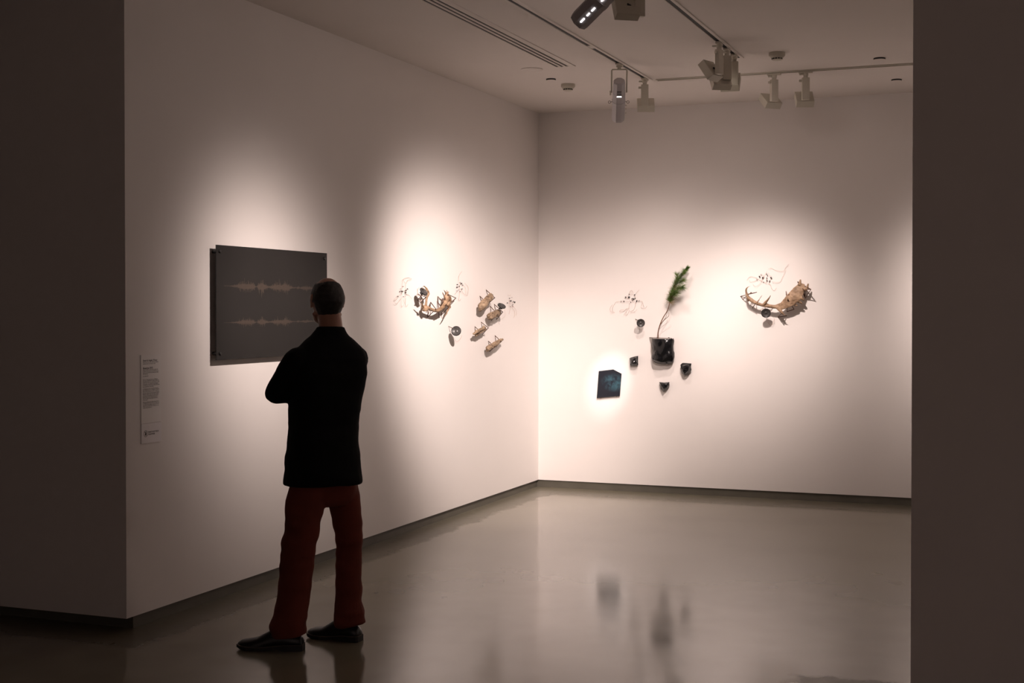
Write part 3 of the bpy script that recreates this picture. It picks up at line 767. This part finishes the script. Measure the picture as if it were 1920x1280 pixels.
for tri in ([(205, 520, 0), (330, 380, .10), (460, 430, .09), (300, 590, 0)], [(600, 585, 0), (760, 790, .09), (505, 1030, 0)], [(600, 585, 0), (565, 740, .05)],
            [(810, 410, 0), (980, 570, .10), (840, 800, .03)], [(1060, 650, .10), (1145, 730, .11), (900, 990, 0)], [(1120, 350, .09), (1355, 455, .03), (1165, 640, .05)],
            [(510, 760, .08), (520, 960, 0)], [(835, 880, .08), (865, 1035, 0)]):
    bracket(WL, x0, y0, s, tri, 0, t)

# four bone pieces
def bone(label, x0, y0, s, tubes, brs, seed, zp=212):
    P = lambda x, y, n=.06: WL(x0 + x / s, y0 + y / s, n)
    cx = sum(q[0] for q in tubes[0][0]) / len(tubes[0][0]); cy = sum(q[1] for q in tubes[0][0]) / len(tubes[0][0])
    t = thing('bone_piece', label, 'bone', left_frame(P(cx, cy, 0)), 'weathered bone pieces on brackets')
    b = BM(); shape_tubes(b, P, tubes, zp, s)
    off = V((seed * 3.1, 0, 0))
    fused('bone', b, .003, M_bone, t, 2, lambda co: (.0055 * noise.noise((co + off) * 42)) + .0022 * noise.noise((co + off) * 120))
    for tri in brs: bracket(WL, x0, y0, s, tri, 0, t)
    return t
bone('weathered bone piece, highest and leftmost of the upper pair', 880, 535, 17.06,
     [([(705, 320, .065), (640, 390, .065), (560, 480, .065), (480, 570, .065), (410, 660, .065), (350, 740, .065)], [70, 100, 100, 110, 120, 60]),
      ([(330, 690, .06), (330, 770, .055), (370, 800, .05)], [40, 45, 20])],
     [[(535, 140, 0), (815, 395, .095), (650, 540, 0)], [(335, 340, 0), (600, 600, .095), (460, 760, 0)]], 1)
bone('weathered bone piece directly under the tilted speaker', 880, 535, 17.06,
     [([(960, 850, .06), (900, 880, .06), (820, 920, .06), (740, 960, .06), (660, 1000, .06), (620, 1030, .055)], [70, 100, 92, 100, 105, 60]),
      ([(620, 940, .06), (610, 1030, .05)], [50, 36]), ([(690, 890, .075), (760, 900, .075)], [40, 30])],
     [[(795, 600, 0), (1070, 850, .09), (870, 1085, 0)], [(665, 660, 0), (900, 920, .09), (700, 1120, 0)]], 2)
bone('split two-lobed bone piece, smallest of the four', 875, 590, 16.0,
     [([(560, 375, .07), (470, 420, .07), (380, 465, .07), (280, 525, .065), (215, 580, .06)], [26, 40, 42, 46, 26]),
      ([(575, 430, .06), (490, 475, .06), (400, 525, .055), (300, 590, .05), (255, 640, .045)], [24, 36, 40, 40, 22]),
      ([(520, 335, .07), (450, 395, .07)], [12, 24])],
     [[(435, 220, 0), (650, 390, .085), (480, 575, 0)], [(245, 355, 0), (410, 500, .085), (250, 640, 0)]], 3)
bone('slender pointed bone piece, lowest of the four', 875, 590, 16.0,
     [([(1098, 733, .06), (1050, 750, .06), (980, 790, .06), (900, 850, .06), (820, 900, .06), (730, 950, .06), (650, 1000, .055), (610, 1050, .05)], [8, 34, 56, 70, 68, 72, 78, 40]),
      ([(640, 960, .06), (620, 1090, .04)], [46, 22])],
     [[(850, 625, 0), (1040, 800, .085), (870, 965, 0)], [(650, 790, 0), (845, 955, .085), (690, 1100, 0)]], 4)

# ------------------------------------------------------------------ black vessel, sapling, rocks, print
x0, y0, s = 1100, 480, 4.268
R = lambda x, y, n: WB(x0 + x / s, y0 + y / s, n)
t = thing('black_pot', 'glossy black crumpled flat-backed pot holding the sapling, on the back wall', 'pot', back_frame(R(600, 855, 0)))
rows = [(660, 524, 684), (700, 526, 682), (740, 530, 681), (775, 527, 686), (800, 522, 689), (825, 524, 684), (845, 536, 678), (858, 560, 665)]
rings = []
rnd = random.Random(5)
for j, (y, xa, xb) in enumerate(rows):
    ring = []
    dep = [.10, .105, .105, .11, .11, .105, .09, .06][j]
    nn = 7
    A = R(xa, y, .0).x + .02; B = R(xb, y, .0).x + .02
    z = R(600, y, .05).z
    for k in range(nn):                      # front, left to right
        f = k / (nn - 1)
        bulge = dep * (0.62 + 0.38 * sin(pi * f) ** .6)
        ring.append(V((A + (B - A) * f - .02 + (R(600, y, .1).x - R(600, y, 0).x), L - bulge - (rnd.uniform(-.011, .011) if 0 < j < 7 else 0), z + (rnd.uniform(-.006, .006) if j else 0))))
    ring.append(V((B - .012, L - .012, z))); ring.append(V((A - .012, L - .012, z)))
    rings.append(ring)
b = BM()
vr = [[b.verts.new(p) for p in r] for r in rings]
n_ = len(vr[0])
for i in range(len(vr) - 1):
    for k in range(n_):
        b.faces.new((vr[i][k], vr[i][(k + 1) % n_], vr[i + 1][(k + 1) % n_], vr[i + 1][k]))
b.faces.new(vr[-1])
bmesh.ops.triangulate(b, faces=b.faces)
bmesh.ops.solidify(b, geom=b.faces[:], thickness=-.003)
bmesh.ops.subdivide_edges(b, edges=b.edges[:], cuts=1, smooth=.6, use_grid_fill=True)
obj('vessel', b, M_vinyl, t, smooth=True, sharp=48)
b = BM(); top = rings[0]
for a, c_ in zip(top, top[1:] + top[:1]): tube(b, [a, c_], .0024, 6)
o = obj('rim', b, M_lip, t); o['label'] = 'rim of the black pot, catch-light painted in as pale grey'  # light caught on the rim is put into its pale colour
b = BM()
prism(b, [R(501, 648, .012), R(520, 652, .012), R(530, 760, .012), R(524, 830, .012), R(512, 760, .012), R(514, 700, .012)], (0, .004, 0))
prism(b, [R(501, 648, .012), R(683, 655, .012), R(683, 664, .012), R(503, 658, .012)], (0, .004, 0))
o = obj('back_flap', b, M_lip, t); o['label'] = 'greyish flap along the left edge'  # grey stands in for light reflected off the folded edge
cen = sum((p for p in top), V()) / len(top)
b = BM(); b.faces.new([b.verts.new(cen + (p - cen) * .96 - V((0, 0, .012))) for p in top])
obj('soil', b, M_soil, t)

x0, y0, s = 1210, 490, 8.0
S_ = lambda x, y, n: WB(x0 + x / s, y0 + y / s, n)
t = thing('pine_sapling', 'young green pine sapling with bare lower stem, leaning right from the black pot', 'sapling', back_frame(S_(190, 1165, 0)))
stem = [(190, 1175, .05), (193, 1060, .055), (218, 955, .06), (268, 842, .07), (328, 742, .08), (360, 640, .09), (375, 560, .09), (405, 450, .10), (455, 330, .10), (530, 220, .105), (592, 150, .105), (635, 92, .11)]
SP = smooth_path([S_(*q) for q in stem], 6)
obj('stem', tube(BM(), SP, [.0048 - .0035 * i / len(SP) for i in range(len(SP))], 8), M_stem, t, smooth=True)
obj('twig', tube(BM(), [S_(225, 945, .06), S_(280, 880, .075), S_(345, 822, .08), S_(352, 768, .085)], [.003, .0025, .002, .0022], 6, sub=4), M_stem, t, smooth=True)
side = [[(420, 420, .10), (450, 330, .13), (475, 250, .14), (478, 205, .14)], [(460, 340, .10), (520, 310, .12), (572, 280, .13)], [(410, 450, .10), (480, 400, .14), (560, 385, .16)], [(380, 560, .09), (410, 510, .12), (430, 450, .13)], [(520, 240, .10), (560, 190, .13), (580, 150, .13)], [(385, 540, .09), (430, 500, .12), (470, 470, .12)]]
axes = [(SP[32:], 1.0)]
for q in side:
    pts = smooth_path([S_(*k) for k in q], 4)
    obj('branch', tube(BM(), pts, [.0022 - .001 * i / len(pts) for i in range(len(pts))], 6), M_stem, t, smooth=True)
    axes.append((pts[3:], .6))
rnd = random.Random(11)
b1, b2 = BM(), BM()
def needle(b, p, d, ln, wd):
    d = d.normalized(); u = d.cross(V((rnd.uniform(-1, 1), rnd.uniform(-1, 1), rnd.uniform(-1, 1)))).normalized()
    droop = V((0, 0, -ln * .12)); m_ = p + d * ln * .55 + droop * .3; e = p + d * ln + droop
    a0, a1 = b.verts.new(p - u * wd), b.verts.new(p + u * wd)
    c0, c1 = b.verts.new(m_ - u * wd * .8), b.verts.new(m_ + u * wd * .8)
    ev = b.verts.new(e)
    b.faces.new((a0, a1, c1, c0)); b.faces.new((c0, c1, ev))
for pts, wt in axes:
    ln_tot = sum((pts[i + 1] - pts[i]).length for i in range(len(pts) - 1))
    cnt = int(ln_tot / .00013 * wt)
    for _ in range(cnt):
        f = rnd.random() * (len(pts) - 1.001); i = int(f)
        p = pts[i].lerp(pts[i + 1], f - i); ax_ = (pts[i + 1] - pts[i]).normalized()
        rv = V((rnd.gauss(0, 1), rnd.gauss(0, 1), rnd.gauss(0, 1))); rv = (rv - ax_ * rv.dot(ax_)).normalized()
        fr = f / (len(pts) - 1)
        spread = 1.35 - .6 * fr
        needle(b1, p, ax_ + rv * spread * rnd.uniform(.5, 1.5), rnd.uniform(.030, .066) * (1 - .45 * fr * (wt == 1)), .00065)
base_l = SP[34]
for k in range(260):
    p = SP[rnd.randint(32, 46)]
    dirx = rnd.choice((-1, 1, 1, 1))
    d = V((dirx * rnd.uniform(.5, 1.2), -rnd.uniform(-.5, .6), rnd.uniform(-.5, .5)))
    needle(b2, p, d, rnd.uniform(.035, .075), .0006)
o = obj('needles', b1, M_needle, t); o['kind'] = 'stuff'
o = obj('dry_needles', b2, M_needle2, t); o['kind'] = 'stuff'; o['label'] = 'long stray yellowing needles'

def rock(label, outline, n1, seed):
    x0, y0, s = 1105, 640, 9.366
    P = lambda x, y, n: WB(x0 + x / s, y0 + y / s, n)
    cx = sum(q[0] for q in outline) / len(outline); cy = sum(q[1] for q in outline) / len(outline)
    rnd = random.Random(seed)
    b = BM()
    for x, y in outline:
        b.verts.new(P(cx + (x - cx) * .9, cy + (y - cy) * .9, .002)); b.verts.new(P(x, y, n1 * rnd.uniform(.35, .6)))
        b.verts.new(P(cx + (x - cx) * rnd.uniform(.4, .7), cy + (y - cy) * rnd.uniform(.4, .7), n1 * rnd.uniform(.85, 1.05)))
    for _ in range(4):
        b.verts.new(P(cx + rnd.uniform(-.6, .6) * 70, cy + rnd.uniform(-.6, .6) * 60, n1 * rnd.uniform(.95, 1.15)))
    r = bmesh.ops.convex_hull(b, input=b.verts[:])
    bmesh.ops.delete(b, geom=[v for v in b.verts if not v.link_faces], context='VERTS')
    bmesh.ops.triangulate(b, faces=b.faces[:])
    # knapped facets: split and dent
    bmesh.ops.subdivide_edges(b, edges=b.edges[:], cuts=1)
    c = P(cx, cy, n1 * .4)
    for v in b.verts:
        if v.co.y < L - .012: v.co = c + (v.co - c) * (1 + rnd.uniform(-.10, .04))
    bmesh.ops.triangulate(b, faces=b.faces[:])
    o = obj('black_rock', b, M_rock, None, back_frame(P(cx, cy, 0)))
    tagset(o, label, 'rock', 'glossy black rocks on the back wall')
rock('squarish glossy black rock on the wall, left of the pot', [(705, 300), (740, 270), (855, 255), (860, 400), (845, 425), (710, 425)], .07, 3)
rock('small half-round glossy black rock, lowest, below the pot', [(1225, 710), (1405, 715), (1415, 760), (1370, 840), (1300, 890), (1250, 830), (1235, 760)], .06, 8)
rock('rugged glossy black rock on the wall, right of the pot', [(1595, 410), (1640, 375), (1790, 390), (1800, 500), (1740, 580), (1670, 608), (1620, 560), (1600, 480)], .075, 12)

x0, y0, s = 1105, 640, 9.366
P = lambda x, y, n: WB(x0 + x / s, y0 + y / s, n)
t = thing('dark_print', 'five-sided dark blue-black landscape print, low left on the back wall', 'picture', back_frame(P(350, 740, 0)))
out = [(165, 520), (420, 490), (565, 565), (535, 955), (130, 993)]
obj('print', prism(BM(), [P(x, y, .020) for x, y in out], (0, .004, 0)), M_print, t)
obj('backing', prism(BM(), [P(350 + (x - 350) * .93, 740 + (y - 740) * .93, .0155) for x, y in out], (0, .0155, 0)), M_card, t)
for x, y in ((210, 990), (485, 965)):
    p = P(x, y, .0)
    obj('pin', tube(BM(), [p, p + V((0, -.026, 0)), p + V((0, -.026, .006))], .0016, 6), M_rod, t)

# ------------------------------------------------------------------ the visitor
HOR = 578.8
ZP = 6.45
def B_(px, z, d=0.0):
    """point at image column px, height z, depth offset d from the figure's mid plane"""
    r_ = ray(px, HOR); p = CAM + r_ * (ZP + d); return V((p.x, p.y, z))
Ff = V((-.87, .50, 0)).normalized(); Ss = V((Ff.y, -Ff.x, 0))      # facing, and his right
person = thing('person', 'person in black long top and rust-red trousers, arms folded, facing the dark panel', 'person', (1.01, .13, 0))
def oval(c, w_, d_, n=28, sq=2.3, S=Ss, Fv=Ff, fz=0):
    out_ = []
    for k in range(n):
        a = 2 * pi * k / n; ca, sa = cos(a), sin(a)
        e = 2 / sq
        out_.append(V(c) + S * (math.copysign(abs(ca) ** e, ca) * w_) + Fv * (math.copysign(abs(sa) ** e, sa) * d_))
    return out_
# joints
LS, RS = B_(560, 1.365, -.11), B_(666, 1.362, .11)
LE, RE = B_(517, 1.205, -.10), B_(650, 1.17, .19)
LWr, RWr = B_(566, 1.205, .13), B_(556, 1.215, .03)
HC = B_(614, 1.634, 0.0)
Hf = V((-.70, .71, 0)).normalized(); Hs = V((Hf.y, -Hf.x, 0))
NB = B_(620, 1.47, 0)
# ---- body (one continuous skin)
b = BM()
def skull(u, v):
    """u azimuth from forward, v elevation -1..1 -> offset"""
    ce, se = cos(v), sin(v)
    f = cos(u) * ce; sd = sin(u) * ce
    wd = .077; dp = .098; ht = .113
    z = se * ht
    k = 1.0
    if se < 0: k = 1 + .34 * se * (1 if f > -.2 else 1.15)
    sw = k - (.05 if f > .6 else 0)
    ff = f * dp * (1 + .06 * (f < 0)) * (k if f < 0 else (1 + .10 * min(se, 0)))
    return Hf * ff + Hs * (sd * wd * sw) + V((0, 0, z))
rings = []
for j in range(1, 20):
    v_ = -pi / 2 + pi * j / 20
    rings.append([HC + skull(2 * pi * k / 32, v_) for k in range(32)])
loft(b, rings)
# nose, brow, chin, lips, ears
tube(b, [HC + Hf * .088 + V((0, 0, .018)), HC + Hf * .104 + V((0, 0, -.012)), HC + Hf * .116 + V((0, 0, -.033)), HC + Hf * .092 + V((0, 0, -.043))], [.008, .010, .014, .011], 10, sub=3)
tube(b, [HC + Hf * .078 + Hs * x + V((0, 0, .030 - abs(x) * .15)) for x in (-.05, -.025, 0, .025, .05)], [.009, .012, .009, .012, .009], 8)
ball(b, HC + Hf * .062 + V((0, 0, -.090)), .026, 2)
tube(b, [HC + Hs * .060 + V((0, 0, -.055)), HC + Hs * .040 + Hf * .035 + V((0, 0, -.085)), HC + Hf * .062 + V((0, 0, -.094)), HC - Hs * .040 + Hf * .035 + V((0, 0, -.085)), HC - Hs * .060 + V((0, 0, -.055))], [.014, .016, .018, .016, .014], 10, sub=3)
tube(b, [HC + Hf * .088 + Hs * x + V((0, 0, -.066 - abs(x) * .1)) for x in (-.022, 0, .022)], [.006, .010, .006], 8)
for s_ in (-1, 1):
    for (dz, rr, df) in ((.018, .017, -.006), (-.002, .015, -.002), (-.02, .011, .004)):
        ball(b, HC + Hs * (s_ * .078) + Hf * df + V((0, 0, dz)), rr, 2, (.42, 1, 1.15), frame((0, 0, 0), Hs, Hf, V((0, 0, 1))))
tube(b, [HC + V((0, 0, -.05)) - Hf * .02, B_(619, 1.52, 0) - Ff * .005, NB, B_(618, 1.44, 0) + Ff * .01], [.055, .056, .060, .060], 20, sub=3)
# trunk under the clothes
loft(b, [oval(B_(px, z), w_, d_) for z, px, w_, d_ in ((.82, 605, .14, .09), (1.0, 606, .13, .085), (1.2, 611, .15, .09), (1.36, 616, .155, .085), (1.42, 619, .08, .05))])
def limb(b, pts, rads, seg=14):
    tube(b, pts, rads, seg, sub=5)
    for p, r_ in zip(pts, rads): ball(b, p, r_ * .98, 2)
limb(b, [LS, LE], [.048, .040]); limb(b, [RS, RE], [.048, .040])
limb(b, [LE, (LE + LWr) / 2, LWr], [.040, .038, .027]); limb(b, [RE, (RE + RWr) / 2, RWr], [.040, .038, .027])
def hand(b, wr, d, nrm, side):
    """palm + five bent fingers; d finger direction, nrm palm normal (curl side), side toward thumb"""
    d = d.normalized(); nrm = (nrm - d * nrm.dot(d)).normalized(); sd = d.cross(nrm).normalized()
    if sd.dot(side) < 0: sd = -sd
    tube(b, [wr - d * .01, wr + d * .035, wr + d * .085], [.024, .036, .038], 14, sub=2, flat=.42, fdir=nrm)
    for i, (off, ln) in enumerate(((.029, .070), (.0105, .078), (-.0085, .073), (-.027, .058))):
        p0 = wr + d * .078 + sd * off
        p1 = p0 + (d * .95 + nrm * .30) * (ln * .45); p2 = p1 + (d * .62 + nrm * .78) * (ln * .32); p3 = p2 + (d * .2 + nrm * .98) * (ln * .26)
        tube(b, [p0 - d * .02, p0, p1, p2, p3], [.0088, .0092, .0085, .0078, .0062], 10, sub=2)
        ball(b, p3, .0062, 1)
    t0 = wr + d * .022 + sd * .026
    t1 = t0 + (d * .55 + sd * .75 + nrm * .2) * .034; t2 = t1 + (d * .85 + sd * .25 + nrm * .4) * .028; t3 = t2 + (d * .9 + nrm * .4) * .022
    tube(b, [t0 - sd * .012, t0, t1, t2, t3], [.012, .013, .011, .0095, .0075], 10, sub=2); ball(b, t3, .0075, 1)
# right hand holds the left arm above the elbow; left hand is tucked under the right arm
hd_ = (LE + V((0, 0, .055)) - RWr).normalized()
hand(b, RWr, hd_, -Ff, V((0, 0, 1)))
hand(b, LWr, (RE + V((0, 0, -.02)) - LWr).normalized(), -Ff, V((0, 0, 1)))
# legs inside the trousers
LH, RH = B_(580, .86, -.07), B_(636, .86, .07)
LK, RK = B_(561, .47, -.10), B_(653, .48, .09)
LA, RA = V((.925, -.012, .09)), V((1.105, .253, .09))
limb(b, [LH, LK, LA], [.075, .050, .036]); limb(b, [RH, RK, RA], [.075, .050, .036])
ball(b, B_(607, .84), .12, 2, (1.1, .85, .8), frame((0, 0, 0), Ss, Ff, V((0, 0, 1))))
LT, LHl = V((.697, -.075, 0)), V((.994, .009, 0)); RT_, RHl = V((.885, .256, 0)), V((1.166, .252, 0))
for A_, T_, Hh in ((LA, LT, LHl), (RA, RT_, RHl)):
    d = (T_ - Hh).normalized()
    tube(b, [A_ - d * .03 + V((0, 0, -.03)), A_ + d * .03 + V((0, 0, -.045)), A_ + d * .10 + V((0, 0, -.058))], [.030, .027, .018], 10, sub=2)
body_o = fused('body', b, .0048, M_skin, person, 2)
# eyes, hair
EYES = []
for s_ in (-1, 1):
    EYES.append(obj('eye', ball(BM(), HC + Hf * .0800 + Hs * (s_ * .031) + V((0, 0, .005)), .0112, 2), M_eye, person, smooth=True))
    obj('iris', ball(BM(), HC + Hf * .0865 + Hs * (s_ * .0305) + V((0, 0, .005)), .0056, 2), M_dark, EYES[-1], smooth=True)
b = BM(); cell = {}
nu, nv = 96, 64
for i in range(nu):
    for j in range(nv + 1):
        u_ = 2 * pi * i / nu; v_ = -pi / 2 + pi * j / nv
        cell[i, j] = (u_, v_)
def hair_in(u_, v_):
    f = cos(u_)          # 1 = front
    if v_ > .90 + .10 * cos(2 * u_) or f > .45: return False                       # thinning crown
    low = -.62 if f < -.35 else (-.05 if f < .45 else .75)
    if f > .45 and v_ < .75: return False
    return v_ > low + .16 * noise.noise(V((u_ * 5, 0, 7)))
vv = {}
def hv(i, j):
    i %= nu
    if (i, j) not in vv:
        u_, v_ = cell[i, j]; o_ = skull(u_, v_)
        vv[i, j] = b.verts.new(HC + o_ * (1.0 + (.045 + .02 * noise.noise(o_ * 60)) * min(1, max(0, (1.02 - v_) / .30))) + V((0, 0, .001)))
    return vv[i, j]
for i in range(nu):
    for j in range(nv):
        u_, v_ = 2 * pi * (i + .5) / nu, -pi / 2 + pi * (j + .5) / nv
        if hair_in(u_, v_): b.faces.new((hv(i, j), hv(i + 1, j), hv(i + 1, j + 1), hv(i, j + 1)))
bmesh.ops.recalc_face_normals(b, faces=b.faces[:])
bmesh.ops.solidify(b, geom=b.faces[:], thickness=.004)
o = obj('hair', b, M_hair, person, smooth=True); o['label'] = 'short dark greying hair, thin on the crown'
# ---- black top
b = BM()
loft(b, [oval(B_(px, z), w_, d_, sq=q) for z, px, w_, d_, q in (
    (.766, 605, .188, .155, 2.3), (.80, 605, .190, .155, 2.3), (.92, 605, .181, .138, 2.2), (1.05, 607, .172, .122, 2.3), (1.18, 611, .184, .128, 2.4), (1.29, 614, .196, .128, 2.5), (1.36, 616, .196, .116, 2.4), (1.405, 617, .178, .098, 2.2), (1.445, 618, .135, .084, 2.1), (1.475, 619, .095, .076, 2.0), (1.50, 620, .072, .070, 2.0), (1.515, 620, .066, .066, 2))])
limb(b, [LS + V((0, 0, -.005)), LS.lerp(LE, .5), LE], [.066, .062, .056]); limb(b, [RS + V((0, 0, -.005)), RS.lerp(RE, .5), RE], [.066, .062, .056])
limb(b, [LE, LE.lerp(LWr, .62)], [.054, .050]); limb(b, [RE, RE.lerp(RWr, .60)], [.054, .050])
def cloth(co):
    a = noise.noise(V((co.x * 7, co.y * 7, co.z * 16))) * .006 + noise.noise(co * 30) * .0016
    return a
fused('top', b, .007, M_jacket, person, 4, cloth)
# ---- trousers
b = BM()
loft(b, [oval(B_(px, z, 0), w_, d_, sq=2.3) for z, px, w_, d_ in ((.93, 605, .120, .080), (.88, 605, .140, .092), (.80, 606, .160, .112), (.74, 607, .168, .118), (.69, 608, .15, .10), (.665, 608, .11, .08))])
def leg(b, pts, rads):
    tube(b, pts, rads, 20, sub=6)
leg(b, [LH + V((0, 0, -.10)), LH.lerp(LK, .45), LK + V((0, 0, .03)), LK.lerp(LA, .35), LK.lerp(LA, .75), LA + V((.004, 0, .035)), LA + V((.008, 0, -.022))], [.092, .092, .080, .078, .080, .086, .080])
leg(b, [RH + V((0, 0, -.10)), RH.lerp(RK, .45), RK + V((0, 0, .03)), RK.lerp(RA, .35), RK.lerp(RA, .75), RA + V((.0, 0, .045)), RA + V((.008, 0, -.012))], [.090, .080, .068, .063, .065, .078, .074])
def fold(co):
    lowz = max(0, 1 - co.z / .33)
    kn = max(0, 1 - abs(co.z - .5) / .16)
    a = noise.noise(V((co.x * 6, co.y * 6, co.z * 22))) * (.003 + .011 * lowz + .008 * kn)
    a += noise.noise(V((co.x * 14, co.y * 14, co.z * 9 + 4))) * .0035
    return a
fused('trousers', b, .0065, M_trouser, person, 3, fold)
# ---- shoes
def shoe(T_, Hh, label):
    d = (T_ - Hh).normalized(); ln = (T_ - Hh).length; sd = V((-d.y, d.x, 0))
    st = [(0.0, .026, .052, .030), (.03, .034, .070, .030), (.12, .038, .084, .030), (.28, .039, .104, .030), (.42, .041, .106, .026), (.56, .044, .080, .022), (.70, .049, .056, .018), (.84, .047, .049, .018), (.94, .037, .043, .020), (1.0, .018, .032, .022)]
    b = BM(); rings = []
    for f, w_, h_, z0 in st:
        c = Hh + d * (ln * f); r_ = []
        for k in range(20):
            a = 2 * pi * k / 20; ca, sa = cos(a), sin(a)
            zz = z0 + (h_ - z0) * (max(sa, 0) ** .75) + (min(sa, 0) * .004)
            r_.append(c + sd * (math.copysign(abs(ca) ** .7, ca) * w_ * (1 - .35 * max(sa, 0) ** 2)) + V((0, 0, zz)))
        rings.append(r_)
    loft(b, rings)
    s = obj('shoe', b, M_shoe, person, smooth=True, sharp=60); s['label'] = label
    def outline(k):
        pts = []
        for f, w_, h_, z0 in st: pts.append((f, w_ * k))
        return [Hh + d * (ln * (f * 1.03 - .012)) + sd * w_ for f, w_ in pts] + [Hh + d * (ln * (f * 1.03 - .012)) - sd * w_ for f, w_ in reversed(pts)]
    def slab(k, zf0, zf1, f0=None):
        b = BM(); o1 = outline(k)
        def zz(p, q):
            f = (p - Hh).dot(d) / ln; return q(f)
        lo = [b.verts.new(V((p.x, p.y, zz(p, zf0)))) for p in o1]; hi = [b.verts.new(V((p.x, p.y, zz(p, zf1)))) for p in o1]
        n = len(lo)
        for i in range(n): b.faces.new((lo[i], lo[(i + 1) % n], hi[(i + 1) % n], hi[i]))
        h = n // 2
        for i in range(h - 1):
            for q in (lo, hi): b.faces.new((q[i], q[i + 1], q[n - 2 - i], q[n - 1 - i]))
        return b
    up = lambda f: .030 - .012 * min(1, max(0, (f - .25) / .35)) + .006 * max(0, (f - .8) / .2)
    arch = lambda f: (0.0005 if f < .28 else (.012 if f < .50 else .0005)) + .010 * max(0, (f - .85) / .15)
    sm = obj('sole', slab(1.06, arch, lambda f: up(f) - .003), M_sole, s)
    obj('welt', slab(1.08, lambda f: up(f) - .003, lambda f: up(f) + .0005), M_welt, s)
shoe(LT, LHl, 'left black leather shoe, nearer the viewer')
shoe(RT_, RHl, 'right black leather shoe, farther from the viewer')
